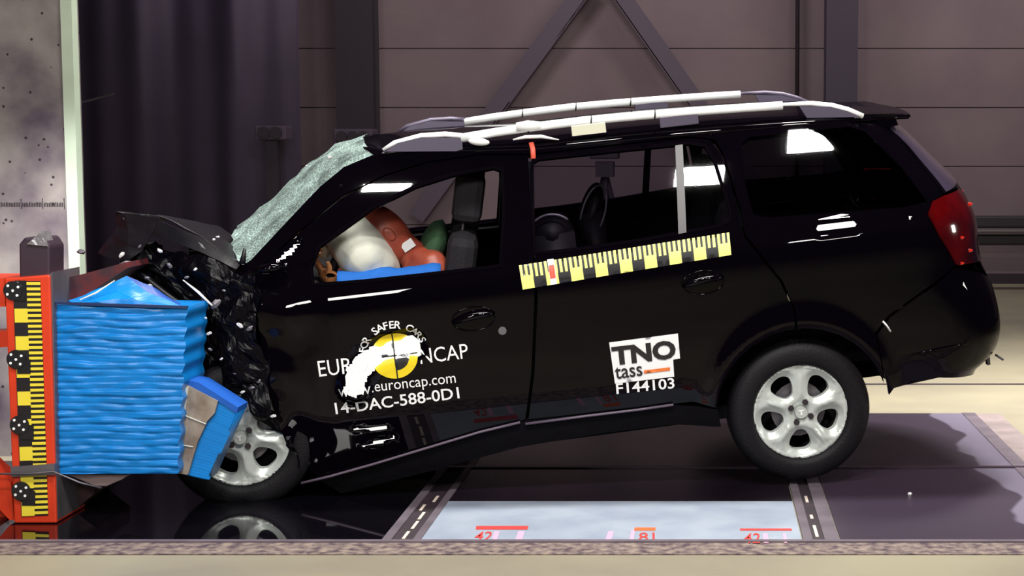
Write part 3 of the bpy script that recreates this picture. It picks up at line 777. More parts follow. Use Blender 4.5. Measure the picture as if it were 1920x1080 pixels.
ax = (V(uz(778, 662)) - V(uz(702, 672))).normalized(); ay = V((-ax.y, ax.x))
def E2(x, y): q = ec_ + ax * x * er + ay * y * er; return (q.x, q.y)
circ = [E2(math.cos(a), math.sin(a)) for a in [i / 48 * 2 * math.pi for i in range(48)]]
def sect(a0, a1, r): return [E2(0, 0)] + [E2(r * math.cos(a), r * math.sin(a)) for a in [a0 + (a1 - a0) * i / 12 for i in range(13)]]
def q4(x0, y0, x1, y1): return [E2(x0, y0), E2(x1, y0), E2(x1, y1), E2(x0, y1)]
deco('emblem', [(circ, 0, 0), (sect(math.pi / 2, math.pi, .64), 1, .0012), (sect(-math.pi / 2, 0, .64), 1, .0012), (q4(-1, -.03, 1, .03), 1, .0014), (q4(-.03, -1, .03, 1), 1, .0016)], FD, mats=[yellow, blackd])
# arched lettering
arcm = MB(); word = 'FOR SAFER CARS'; a0, a1 = math.radians(168), math.radians(17)
for i, ch in enumerate(word):
    if ch == ' ': arcm.build('arched_lettering', white, FD); arcm = MB(); continue
    a = a0 + (a1 - a0) * (i + .5) / len(word); r = 1.24; vs_, fs_, w_ = text_pts(ch, .015)
    cw = .34 * w_ / .7; cap = .34
    ymax = max(v[1] for v in vs_); v = []
    for x, y in vs_:
        lx = (x - .5) * cw; ly = r + y / .73 * cap
        X_ = math.cos(a) * ly + math.sin(a) * lx; Y_ = math.sin(a) * ly - math.cos(a) * lx
        q = E2(X_, Y_); v.append(S(*q) + SN(*q) * .003)
    arcm.add(v, fs_)
arcm.build('arched_lettering', white, FD)
# rear door label
def quadp(pts): return [uz(*p) for p in pts]
lab = deco('test_house_label', [(quadp([(1142, 642), (1271, 625), (1275, 672), (1262, 674), (1264, 706), (1153, 719)]), 0, 0)], RD, mats=[white])
label_text('label_lettering', 'TNO', (1149, 683), (1268, 669), blackd, RD, bold=.045, hgt=.076, off=.006)
label_text('label_lettering', 'tass', (1154, 710), (1205, 703), blackd, RD, bold=.01, hgt=.050, off=.006)
deco('label_line', [(quadp([(1207, 694), (1256, 688), (1256, 694), (1207, 700)]), 0, .003)], RD, mats=[orange])
label_text('test_number', 'F144103', (1156, 738), (1265, 727), white, RD, bold=.015, hgt=.045)
# scale tape across rear door
polys = []
def T(s, t):  # s along 0..1, t up 0..1
    b0, b1 = V((980, 543)), V((1371, 478)); t0, t1 = V((973, 498)), V((1367, 436))
    p = (b0 + (b1 - b0) * s) * (1 - t) + (t0 + (t1 - t0) * s) * t; return uz(p.x, p.y)
polys.append(([T(0, 0), T(1, 0), T(1, 1), T(0, 1)], 1, 0))
for k in range(9):
    s0 = (k * 2 - .0) / 17
    polys.append(([T(s0, 0), T(s0 + 1 / 17, 0), T(s0 + 1 / 17, .55), T(s0, .55)], 0, .001))
for k in range(43):
    s0 = k / 42.5
    polys.append(([T(s0, .45), T(min(1, s0 + .55 / 42.5), .45), T(min(1, s0 + .55 / 42.5), 1), T(s0, 1)], 0, .001))
polys.append(([T(.135, .0), T(.165, 0), T(.165, 1.05), T(.135, 1.05)], 2, .002)); polys.append(([T(.137, .25), T(.163, .25), T(.163, .8), T(.137, .8)], 3, .003))
deco('scale_tape', polys, RD, mats=[paleyel, blackd, white, redtape])


# ================================================================== THE DUMMY
def skin_body(name, chains, m, parent, sub=2):
    """chains: list of [(point, radius), ...]; the first vertex of later chains is an index into earlier ones"""
    vs, es, rs = [], [], []
    for ch in chains:
        prev = None
        for it in ch:
            if isinstance(it, int): prev = it; continue
            vs.append(V(it[0])); rs.append(it[1])
            if prev is not None: es.append((prev, len(vs) - 1))
            prev = len(vs) - 1
    me = bpy.data.meshes.new(name); me.from_pydata([tuple(v) for v in vs], es, []); me.materials.append(m)
    o = bpy.data.objects.new(name, me); C.objects.link(o)
    if parent: o.parent = parent
    md = o.modifiers.new('skin', 'SKIN'); md.use_smooth_shade = True
    if not me.skin_vertices: 
        bm = bmesh.new(); bm.from_mesh(me); bm.verts.layers.skin.verify(); bm.to_mesh(me); bm.free()
    for i, r in enumerate(rs): me.skin_vertices[0].data[i].radius = (r, r) if not isinstance(r, tuple) else r; me.skin_vertices[0].data[i].use_root = (i == 0)
    sb = o.modifiers.new('sub', 'SUBSURF'); sb.levels = sub; sb.render_levels = sub
    return o
dum = empty('crash_test_dummy', carw((-1.15, -.37, .4)), None, MR)
tag(dum, 'crash test dummy in the driver seat, face pressed into the white airbag', 'dummy')
DO = V((-1.15, -.37, .4))
def D(p): return V(p) - DO
hd = loc(724, 436, -.40); nk = loc(772, 476, -.38); sh = loc(800, 500, -.40)
pel = V((-1.50, -.37, .47)); che = V((-1.52, -.37, .64))
shl = loc(812, 494, -.52); elb = loc(832, 560, -.58); wr = loc(636, 528, -.56); hnd = loc(606, 512, -.54)
body = skin_body('body', [
    [(D(pel), .14), (D(V((-1.51, -.37, .56))), .12), (D(che), .12), (D(sh), .085), (D(nk), .066), (D((nk + hd) / 2 + V((0, 0, .005))), .072), (D(hd + V((.02, 0, -.02))), .088), (D(hd + V((-.03, 0, .03))), .090)],
    [3, (D(shl), .066), (D(V((elb.x, elb.y, elb.z))), .05), (D((elb + wr) / 2), .047), (D(wr), .034)],
    [3, (D(V((sh.x, -.20, sh.z))), .066), (D(V((-1.6, -.12, .62))), .05), (D(V((-1.85, -.15, .72))), .036), (D(V((-1.92, -.18, .76))), .03)],
    [0, (D(V((-1.54, -.49, .44))), .095), (D(V((-1.88, -.52, .46))), .07), (D(V((-1.85, -.50, .16))), .05), (D(V((-1.98, -.50, .12))), .045)],
    [0, (D(V((-1.54, -.25, .44))), .095), (D(V((-1.88, -.22, .46))), .07), (D(V((-1.85, -.24, .16))), .05), (D(V((-1.98, -.24, .12))), .045)],
], dskin, dum)
# face: brow, nose, jaw and ear pushed toward the airbag
b = MB(); fr_ = Matrix.Rotation(math.radians(-36), 3, 'Y')
def facefn(d):
    k = 1
    if d.x < 0:
        nose = math.exp(-((d.z + .05) / .16) ** 2 - (d.y / .16) ** 2); k += .16 * nose
        k -= .07 * (math.exp(-((d.z - .16) / .12) ** 2 - ((abs(d.y) - .35) / .16) ** 2))
        k += .05 * math.exp(-((d.z + .42) / .06) ** 2 - (d.y / .3) ** 2) + .05 * math.exp(-((d.z + .56) / .06) ** 2 - (d.y / .3) ** 2)
    return k
b.ell(D(hd), (.088, .080, .150), 0, 40, 30, fr_, facefn); b.build('head', dskin, dum, True)
b = MB(); e0 = hd + fr_ @ V((.015, -.080, -.01)); b.ell(D(e0), (.022, .010, .034), 0, 16, 12, fr_, lambda d: 1 - .35 * math.exp(-(d.x**2 + d.z**2) / .2) * (d.y < 0)); b.build('ear', dskin, dum, True)
st = loc(765, 460, -.46); b = MB(); b.box(D(st) - V((.028, .004, .020)), D(st) + V((.028, .004, .020)), 0, Matrix.Rotation(math.radians(-28), 3, 'Y')); b.build('target_sticker', white, dum, bevel=.002)
# clothing
b = MB(); c = loc(812, 462, -.30); b.ell(D(c), (.06, .19, .12), 0, 24, 18, Matrix.Rotation(math.radians(25), 3, 'Y'), lambda d: 1 + .07 * noise.noise(d * 3))
b.build('shirt', greenc, dum, True)
b = MB(); q0, q1 = loc(826, 516, -.62), loc(634, 532, -.62)
b.tube([D(q0 + (q1 - q0) * t + V((0, 0, .004 * math.sin(t * 14)))) for t in [i / 14 for i in range(15)]], [.050 + .003 * math.sin(i * 1.9) for i in range(15)], 16, flat=1); b.build('sleeve', bluec, dum, True)
# hand on the steering wheel rim: palm and five digits
hp = [(D(wr), .03), (D((wr * .45 + hnd * .55)), .034), (D(hnd), .032)]
hand_chains = [hp]
fx = (loc(592, 484, -.54) - hnd)
for k, (dy, ln) in enumerate(((-.032, .78), (-.011, .95), (.011, .9), (.032, .7))):
    a = hnd + V((0, dy, 0)) + fx * .25; c1 = a + fx * .9 * ln + V((-.008, 0, 0)); c2 = c1 + V((.018, 0, .030)) * ln; c3 = c2 + V((.028, 0, .0)) * ln
    hand_chains.append([2, (D(a), .012), (D(c1), .0105), (D(c2), .0095), (D(c3), .008)])
a = wr * .4 + hnd * .6 + V((.0, -.03, .01)); hand_chains.append([1, (D(a), .013), (D(a + V((.012, -.02, .035))), .012), (D(a + V((.004, -.022, .062))), .009)])
skin_body('hand', hand_chains, darm, dum, 2)

# ================================================================== THE HALL
floor_m = mat('concrete_floor', (142, 134, 113), .5, col2=(124, 116, 101), noise_scale=1.3, bumpv=.05)
floor_o = MB(); floor_o.box((-9, -1, -.2), (9, 24, 0)); fo = floor_o.build('floor', floor_m); tag(fo, kind='structure')
wallm = mat('concrete_wall', (130, 110, 116), .8, col2=(118, 98, 108), noise_scale=1.1, bumpv=.1)
wb_ = MB(); YW = 17.6
for i in range(12): 
    z = -.0 + i * .62
    wb_.box((-9, YW, z + .006), (9, YW + .25, z + .614))
wb_.box((-9, YW + .03, 0), (9, YW + .3, 7.4))
tag(wb_.build('wall_back', wallm), kind='structure')
cm = mat('dark_ceiling', (40, 36, 42), .9)
b = MB(); b.box((-9, -1, 7.4), (9, 24, 7.6)); tag(b.build('ceiling', cm), kind='structure')
# housings for the ceiling lamps and the added side and wall lamps
hm = mat('lamp_housing', (70, 68, 72), .5, metal=.4)
for i, (n_, l_, t_, a_, b_, p_, s_) in enumerate(LIGHTS):
    o_ = empty('lamp_unit', V(l_) - (V(t_) - V(l_)).normalized() * .10)
    q = (V(t_) - V(l_)).to_track_quat('-Z', 'Y'); o_.rotation_mode = 'QUATERNION'; o_.rotation_quaternion = q
    b = MB(); b.box((-a_ / 2 - .04, -b_ / 2 - .04, -.08), (a_ / 2 + .04, b_ / 2 + .04, .08)); b.build('lamp_box', hm, o_)
    b = MB(); b.tube([(0, 0, .08), (0, 0, .5)], .02); b.build('lamp_rod', hm, o_)
    tag(o_, ['lamp box over the rear of the car', 'lamp box over the rear door', 'lamp box over the front door', 'lamp box over the car bonnet', 'added low side lamp for the front door highlight', 'added low side lamp for highlights toward the tail', 'long lamp bank above the car roof', 'long lamp bank behind the car', 'added upright side lamp for highlights on the rear corner of the car', 'added fill lamp before the right wall', 'added fill lamp before the curtain'][i], 'lamp')
# columns and braces against the back wall
def colm(name, x0, x1, Y, m, label, y2=.3):
    a, c = atY(x0, 300, Y).x, atY(x1, 300, Y).x
    b = MB(); b.box((a, Y, 0), (c, Y + .03, 7.2)); b.box((a, Y + y2, 0), (c, Y + y2 + .03, 7.2)); b.box(((a + c) / 2 - .02, Y + .03, 0), ((a + c) / 2 + .02, Y + y2, 7.2))
    return tag(b.build(name, m), label, 'column')
cd_ = mat('column_dark', (44, 30, 44), .6); cd2 = mat('column_violet', (62, 48, 66), .6)
colm('steel_column', 632, 702, 16.6, cd_, 'dark steel column at the left, rising behind the control box')
colm('steel_column', 1548, 1607, 16.8, cd2, 'dark steel column on the back wall behind the tail of the roof rails')
pp = MB(); x = atY(1495, 200, 17.4).x; pp.tube([(x, 17.45, 0), (x, 17.45, 7.2)], .022, 8); tag(pp.build('downpipe', cd_, None, True), 'thin dark pipe running up the wall beside the right column', 'pipe')
bm2 = mat('brace_grey', (92, 76, 92), .6)
for (p0, p1, lb) in (((905, 235), (1085, -10), 'diagonal steel brace leaning right on the back wall'), ((1330, 225), (1165, -10), 'diagonal steel brace leaning left on the back wall')):
    a, c = atY(*p0, 17.35), atY(*p1, 17.35); d = (c - a).normalized(); a = a - d * 1.2; c = c + d * .25
    b = MB(); n = V((-d.z, 0, d.x)) * .085
    b.hexa([a - n, a + n, a + n + V((0, .02, 0)), a - n + V((0, .02, 0))], [c - n, c + n, c + n + V((0, .02, 0)), c - n + V((0, .02, 0))])
    n2 = n * .12; s_ = 1 if d.x > 0 else -1; e = n * (-1 if s_ > 0 else 1)
    b.hexa([a + e - n2, a + e + n2, a + e + n2 + V((0, .16, 0)), a + e - n2 + V((0, .16, 0))], [c + e - n2, c + e + n2, c + e + n2 + V((0, .16, 0)), c + e - n2 + V((0, .16, 0))])
    tag(b.build('diagonal_brace', bm2), lb, 'brace')
# panel joint strip on wall left of centre
# plastic strip curtain at left
cur = MB(); Yc = 15.2; x0c, x1c = atY(-420, 300, Yc).x, atY(560, 300, Yc).x; vs, fs = [], []
N = 260
for i in range(N + 1):
    x = x0c + (x1c - x0c) * i / N; y = Yc + .10 * math.sin(x * 6.3) * (1 + .5 * noise.noise(V((x * .8, 0, 0)))) + .04 * math.sin(x * 15.1)
    vs += [(x, y, .05), (x, Yc + (y - Yc) * .5, 7.2)]
for i in range(N): fs.append([2*i, 2*i+2, 2*i+3, 2*i+1])
co = mesh('curtain', vs, fs, mat('curtain_plastic', (92, 78, 104), .38, noise_amt=.15, noise_scale=2), None, True)
md = co.modifiers.new('s', 'SOLIDIFY'); md.thickness = .006
tag(co, 'dark violet folded curtain hanging behind the barrier', 'curtain')
# control box by the left column
def ctrl(name, p0, p1, Y, lb, bulk=.25, holes=(3, 2)):
    a, c = atY(p0[0], p1[1], Y), atY(p1[0], p0[1], Y)
    t = empty(name, ((a.x + c.x) / 2, Y + bulk / 2, a.z)); o = t.location.copy()
    b = MB(); b.box(V((a.x, Y, a.z)) - o, V((c.x, Y + bulk, c.z)) - o); b.build('box_body', mat('box_violet', (78, 62, 80), .6) if 'box_violet' not in MATS else MATS['box_violet'], t, bevel=.01)
    for i in range(holes[0]):
        for j in range(holes[1]):
            hx = a.x + (c.x - a.x) * (i + .8) / (holes[0] + .6); hz = a.z + (c.z - a.z) * (j + .75) / (holes[1] + .5)
            b = MB(); b.tube([V((hx, Y - .03, hz)) - o, V((hx, Y + .02, hz)) - o], .055, 14); b.build('socket', cd_, t)
    b = MB(); b.box(V(((a.x+c.x)/2 - .05, Y + .05, 0)) - o, V(((a.x+c.x)/2 + .05, Y + .15, a.z)) - o); b.build('stand_post', cd_, t)
    return tag(t, lb, 'control box')
ctrl('control_box', (626, 242), (698, 292), 15.6, 'grey control box with round sockets in front of the left column')
ctrl('control_box', (478, 236), (535, 262), 14.6, 'dim control box on a stand in front of the curtain', holes=(2, 1))
# tripod camera beyond the car, seen through the rear door window
tc_ = empty('tripod_camera', (atY(1135, 400, 13.0).x, 13.0, 0)); x = 0
for k, (dx, dy) in enumerate(((-.28, .1), (.3, .1), (0, -.3))):
    b = MB(); b.tube([(dx, dy, 0), (0, 0, 1.25)], .025, 8); b.build('leg', cd_, tc_)
b = MB(); b.box((-.07, -.1, 1.22), (.07, .1, 1.34)); b.build('tripod_head', cd_, tc_)
b = MB(); b.box((-.11, -.15, 1.36), (.11, .15, 1.54)); b.tube([(-.11, 0, 1.45), (-.24, 0, 1.45)], .05, 12); b.build('camera_body', cd_, tc_, bevel=.01)
tag(tc_, 'dark camera on a tripod seen through the rear door window', 'camera')
# guard rails on the right in front of the wall
gr = mat('rail_dark', (44, 34, 42), .5); gr2 = mat('rail_pale', (118, 108, 112), .35, metal=.4)
for (y0, y1, Y, m_, lb) in ((405, 428, 16.6, gr, 'upper dark steel rail along the wall behind the tail lamp'), (430, 438, 16.5, gr2, 'narrow bright middle rail along the wall behind the tail lamp'), (440, 460, 16.6, gr, 'lower dark steel rail along the wall behind the tail lamp')):
    a, c = atY(1500, y1, Y), atY(2100, y0, Y); b = MB(); b.box((a.x, Y, a.z), (6.5, Y + .12, c.z)); tag(b.build('guard_rail', m_, bevel=.02), lb, 'rail', 'horizontal rails on the right wall')
a = atY(1500, 536, 17.3); b = MB(); b.box((-9, 17.45, 0), (9, 17.6, .10)); tag(b.build('baseboard_back', cd_), kind='structure')

# ------------------------------------------------------------------ floor plates around the test pit
YN, YF, YM = atZ(900, 1016).y, atZ(1700, 777).y, atZ(1320, 879).y
xr_ = 1.413
def plate(name, x0, x1, y0, y1, m, lb, h=.006, bevel=0, cat='floor plate'):
    b = MB(); b.box((x0, y0, .0005), (x1, y1, h)); return tag(b.build(name, m), lb, cat)
blackgl = mat('glossy_black_glass', (10, 8, 14), .035, spec=.9)
blackpl = mat('black_plate', (18, 11, 20), .30, col2=(26, 17, 28), noise_scale=3)
wet = bpy.data.materials.new('stained_plate'); wet.use_nodes = True; nt = wet.node_tree; bb = nt.nodes['Principled BSDF']
tcn = nt.nodes.new('ShaderNodeTexCoord'); sx_ = nt.nodes.new('ShaderNodeSeparateXYZ'); nt.links.new(tcn.outputs['Object'], sx_.inputs[0])
nz = nt.nodes.new('ShaderNodeTexNoise'); nz.inputs['Scale'].default_value = 1.6; nz.inputs['Detail'].default_value = 1.5; nt.links.new(tcn.outputs['Object'], nz.inputs[0])
ad = nt.nodes.new('ShaderNodeMath'); ad.operation = 'MULTIPLY_ADD'; ad.inputs[1].default_value = .5; nt.links.new(nz.outputs['Fac'], ad.inputs[0]); nt.links.new(sx_.outputs[0], ad.inputs[2])
rp = nt.nodes.new('ShaderNodeValToRGB'); rp.color_ramp.elements[0].position = .55; rp.color_ramp.elements[0].color = lin((50, 38, 54)); rp.color_ramp.elements[1].position = .57; rp.color_ramp.elements[1].color = lin((106, 98, 116))
nt.links.new(ad.outputs[0], rp.inputs[0]); nt.links.new(rp.outputs[0], bb.inputs['Base Color']); bb.inputs['Roughness'].default_value = .4
frame_m = mat('frame_metal', (120, 108, 118), .42, metal=.3, noise_amt=.3, noise_scale=6)
frame_d = mat('frame_dark', (48, 34, 44), .6, noise_amt=.4)
plate('pit_cover', -4.5, -1.20, YN, 7.6, blackgl, 'glossy black pit cover in front of the barrier, mirroring the front wheel')
plate('steel_floor_plate', -1.055, .365, 6.735, YM - .02, blackpl, 'black floor plate between the strips, behind the white sheet')
plate('steel_floor_plate', -1.055, .365, YM + .02, YF, blackpl, 'black floor plate under the middle of the car, beyond the seam')
plate('white_sheet', -1.055, .365, YN, 6.73, mat('pale_sheet', (150, 158, 172), .45, col2=(132, 141, 158), noise_scale=4), 'pale blue-white sheet with red stencils on the floor before the car', cat='sheet')
plate('steel_floor_plate', .51, xr_, YN, YM - .02, wet, 'grey floor plate with a dark stain at the near right')
plate('steel_floor_plate', .51, xr_, YM + .02, YF, wet, 'grey floor plate behind the rear wheel at the far right')
for (x0, x1, m_, lb) in ((-1.20, -1.165, frame_m, 'pale steel strip at the left edge of the left floor channel'), (-1.085, -1.055, frame_m, 'pale steel strip beside the white sheet, at its left'), (.37, .405, frame_m, 'pale steel strip at the right end of the white sheet'), (.45, .505, frame_m, 'wider steel strip beside the stained plate')):
    plate('floor_strip', x0, x1, YN, YF, m_, lb, .010, cat='floor strip')
b = MB(); b.box((-1.165, YN, .0005), (-1.085, YF, .004)); tag(b.build('floor_channel', frame_d), 'dark channel between the two left floor strips', 'floor channel')
b = MB(); b.box((.405, YN, .0005), (.45, YF, .004)); tag(b.build('floor_channel', frame_d), 'dark channel between the two right floor strips', 'floor channel')
peel = mat('worn_white_paint', (205, 190, 178), .6)
random.seed(5); b = MB()
for k in range(5):
    y = YN + .03 + k * .16; x = -1.14 + random.uniform(-.01, .02); b.box((x, y, .004), (x + .012, y + random.uniform(.08, .13), .006))
for k in range(3):
    y = YN + .06 + k * .3; b.box((.42, y, .004), (.432, y + random.uniform(.05, .2), .006))
tag(b.build('worn_paint', peel), 'flaking white paint dashes in the floor channels', 'paint', kind='stuff')
plate('floor_strip', xr_, xr_ + .07, YN, YF, frame_m, 'pale steel strip at the far right end of the plates', .010, cat='floor strip')
plate('floor_strip', -2.0, xr_ + .07, YM - .02, YM + .02, mat('seam_metal', (72, 58, 70), .35, metal=.5), 'thin seam strip running across all plates under the car', .011, cat='floor strip')
plate('floor_strip', -4.5, 3.2, YN - .03, YN, frame_m, 'pale steel edge strip along the near side of the pit', .010, cat='floor strip')
edge = mat('chipped_edge', (60, 42, 54), .7, col2=(132, 116, 106), noise_scale=26)
plate('floor_strip', -4.5, 3.4, YN - .20, YN - .03, edge, 'chipped dark edging along the front of the pit', .004, cat='floor strip')
plate('floor_strip', xr_ + .07, 1.62, YN, YF, mat('worn_concrete', (140, 124, 124), .6, noise_amt=.35, noise_scale=5), 'worn grey concrete border right of the plates', .003, cat='floor strip')
plate('floor_joint', -9, 9, 10.08, 10.12, frame_d, 'thin dark joint across the floor behind the car', .003, cat='joint')
# red stencils on the white sheet
redp = mat('stencil_red', (190, 52, 48), .6, noise_amt=.2); pinkp = mat('stencil_pink', (206, 150, 176), .6); orp = mat('stencil_orange', (226, 92, 40), .6)
def onfloor(px, py): p = atZ(px, py, .0065); return (p.x, p.y, .0068)
def fq(pts): return [onfloor(*p) for p in pts]
def stencil(quads, lb, txt):
    b = MB()
    for q, m_ in quads: b.add(fq(q), [(0, 1, 2, 3)] if 1 else [], m_)
    for s_, p0, p1, p2 in txt:
        vs_, fs_, w_ = text_pts(s_, .01); A, B_, C_ = [V(onfloor(*p)) for p in (p0, p1, p2)]; b.add([A + (B_ - A) * x + (C_ - A) * (y / .73) + V((0, 0, .0005)) for x, y in vs_], fs_, 0)
    tag(b.build('floor_stencil', [redp, pinkp, orp]), lb, 'stencil', 'red stencils on the white sheet')
stencil([([(892, 993), (989, 993), (991, 986), (893, 986)], 0), ([(922, 1014), (931, 1014), (937, 996), (927, 996)], 1), ([(966, 1014), (978, 1014), (984, 996), (972, 996)], 1)], 'red bar and marks on the white sheet, leftmost of the three stencils', [('42', (888, 1014), (920, 1014), (894, 996))])
stencil([([(1189, 995), (1229, 995), (1229, 989), (1190, 989)], 2), ([(1180, 1015), (1187, 1015), (1191, 994), (1184, 994)], 1), ([(1134, 1015), (1145, 1015), (1151, 996), (1141, 996)], 1)], 'orange topped block mark on the white sheet, middle of the three stencils', [('81', (1198, 1015), (1228, 1015), (1198, 998))])
stencil([([(1388, 995), (1485, 995), (1484, 991), (1387, 991)], 0), ([(1432, 1018), (1441, 1018), (1439, 1000), (1430, 1000)], 1), ([(1470, 1018), (1476, 1018), (1474, 1000), (1468, 1000)], 1)], 'red bar and marks on the white sheet, rightmost of the three stencils', [('42', (1394, 1018), (1425, 1018), (1396, 999))])

# ------------------------------------------------------------------ barrier at the left
YB = 6.32
def W(px, py, Y=YB): p = atY(px, py, Y); return V((p.x, Y, p.z))
bar = empty('barrier_stand', W(60, 980)); BO = bar.location.copy()
tag(bar, 'orange-red steel barrier stand with yellow and black scale strip at the left edge', 'barrier')
def BW(px, py, Y=YB): return W(px, py, Y) - BO
def slab(b, pts, Y, dY, m=0):
    q = [BW(p[0], p[1], Y) for p in pts]; n = len(q); k = len(b.v)
    b.v += q + [V((p.x, p.y + dY, p.z)) for p in q]; b.f += [[k + i for i in range(n)][::-1], [k + n + i for i in range(n)]] + [[k+i, k+i+n, k+(i+1)%n+n, k+(i+1)%n][::-1] for i in range(n)]; b.m += [m] * (n + 2)
b = MB(); slab(b, [(8, 522), (93, 516), (106, 981), (26, 981)], YB, .30); up_ = b.build('upright', orangef, bar, bevel=.006)
b = MB(); slab(b, [(-420, 522), (8, 522), (10, 575), (-420, 585)], YB + .02, .25); b.build('cross_beam', orangef, bar)
b = MB(); slab(b, [(-90, 800), (20, 905), (26, 975), (18, 975), (-90, 860)], YB + .02, .10); b.build('diagonal_strut', orangef, bar)
b = MB(); slab(b, [(-90, 900), (20, 965), (26, 981), (-90, 981)], YB + .12, .1); b.build('foot_plate', orangef, bar)
b = MB(); slab(b, [(-420, 640), (14, 620), (16, 650), (-420, 690)], YB + .1, .1); b.build('cross_beam', orangef, bar)
b = MB(); slab(b, [(90, 516), (98, 510), (108, 975), (104, 981)], YB + .01, .28); b.build('edge_plate', steel, bar)
# scale strip
def TS(s, t): # s 0..1 across, t 0..1 down
    a = V((24, 527)) + (V((75, 527)) - V((24, 527))) * s; c = V((40, 968)) + (V((90, 966)) - V((40, 968))) * s
    p = a + (c - a) * t; return (p.x, p.y)
b = MB(); slab(b, [TS(0, 0), TS(1, 0), TS(1, 1), TS(0, 1)], YB - .004, .004, 1)
for k in range(9):
    t0 = (k * 2) / 17
    if k: slab(b, [TS(.02, t0), TS(.5, t0), TS(.5, t0 + 1 / 17), TS(.02, t0 + 1 / 17)], YB - .006, .003, 0)
for k in range(44):
    t0 = k / 44; slab(b, [TS(.5, t0 + .005), TS(1, t0 + .005), TS(1, t0 + .0165), TS(.5, t0 + .0165)], YB - .0065, .003, 0)
b.build('scale_strip', [scaley, scaleb], bar)
for (cx, cy, sq) in ((24, 545, 1), (30, 674, 1), (36, 797, 1), (39, 921, 1)):
    c = BW(cx, cy, YB - .012); b = MB(); b.tube([c, c + V((0, .010, 0))], .037, 28, 0)
    slab(b, [(cx + 4, cy - 19), (cx + 24, cy - 19), (cx + 24, cy + 19), (cx + 4, cy + 19)] if cy < 600 else [(cx + 2, cy), (cx + 27, cy), (cx + 27, cy + 27), (cx + 2, cy + 27)], YB - .009, .004)
    tm = b.build('target_marker', blackd, bar)
    for dx, dz in ((0, 0), (.021, .014), (-.018, .019), (.016, -.018), (-.021, -.014)):
        b = MB(); p = c + V((dx, -.002, dz)); b.tube([p, p + V((0, .003, 0))], .0052, 12); b.build('marker_dot', white, tm)
b = MB(); slab(b, [(20, 876), (102, 870), (103, 890), (21, 894)], YB - .02, .02); b.build('strap', steel, bar)
b = MB(); q = [BW(-60, 889, YB - .03), BW(60, 888, YB - .03), BW(100, 884, YB - .03), BW(150, 905, YB - .03), BW(190, 915, YB)]; b.tube(q, .004, 6); b.build('cable', steel, bar, True)
# dark clamp box on top of the frame
b = MB(); Yk = YB + .05
q = [W(35, 458, Yk), W(46, 445, Yk), W(82, 445, Yk), W(93, 462, Yk), W(93, 521, Yk), W(36, 524, Yk)]; n = len(q)
b.v += q + [p + V((0, .15, 0)) for p in q]; b.f += [list(range(n)), list(range(2*n-1, n-1, -1))] + [[i, i+n, (i+1)%n+n, (i+1)%n] for i in range(n)]; b.m += [0] * (n + 2)
kb = b.build('camera_housing', mat('housing_dark', (50, 34, 46), .5), bevel=.008); tag(kb, 'small dark box standing on top of the orange barrier stand', 'box')
b = MB(); q = [W(50, 458, Yk - .01), W(78, 434, Yk - .01), W(88, 462, Yk - .01)]; b.v += q + [p + V((0, .08, 0)) for p in q]; b.f += [[0, 1, 2], [5, 4, 3], [0, 3, 4, 1], [1, 4, 5, 2], [2, 5, 3, 0]]; b.m += [0] * 5
o = b.build('reflective_wrap', mat('foil', (190, 185, 190), .25, metal=.7, bumpv=.8, bscale=30), kb); o.location = -kb.location
# honeycomb block
bl = mat('blue_foil', (8, 126, 208), .34, noise_amt=.18, noise_scale=5, bumpv=.2, bscale=10); blsh = mat('blue_foil_side', (18, 84, 175), .45)
YH = 6.36
blk = empty('honeycomb_block', W(225, 890, YH)); HO = blk.location.copy()
tag(blk, 'large blue ribbed honeycomb barrier block between the orange stand and the car', 'barrier block')
def HW(px, py, Y=YH): return W(px, py, Y) - HO
vs, fs = [], []; NR, NC = 150, 24
random.seed(3)
depths = [random.uniform(0, 1) for _ in range(60)]
for side_ in (0,):
    for i in range(NR + 1):
        t = i / NR; py_ = 572 + (889 - 572) * t
        xl = 104 + (97 - 104) * min(1, t * 1.6) ; xr2 = 350 + (333 - 350) * t + 2 * math.sin(t * 60)
        for j in range(NC + 1):
            s = j / NC
            ph = t * 24 + .35 * noise.noise(V((s * 2.2, t * 5, 0))); fr_ = ph - math.floor(ph)
            dpt = .009 * min(1, fr_ / .22, (1 - fr_) / .22) ** .5 * (.6 + .8 * abs(noise.noise(V((s * 3, math.floor(ph) * 3.7, 1)))) * 2) + .006 * noise.noise(V((s * 9, t * 30, 2)))
            pyy = py_ + (4 * s if i == 0 else 4 * s * (1 - t))
            p = HW(xl + (xr2 - xl) * s, pyy); vs.append(V((p.x, -dpt + .01, p.z)))
for i in range(NR):
    for j in range(NC):
        a = i * (NC + 1) + j; fs.append([a + 1, a, a + NC + 1, a + NC + 2][::-1])
dep = .27
def addq(q): 
    k = len(vs); vs.extend(q); fs.append([k, k+1, k+2, k+3])
side_cols = []
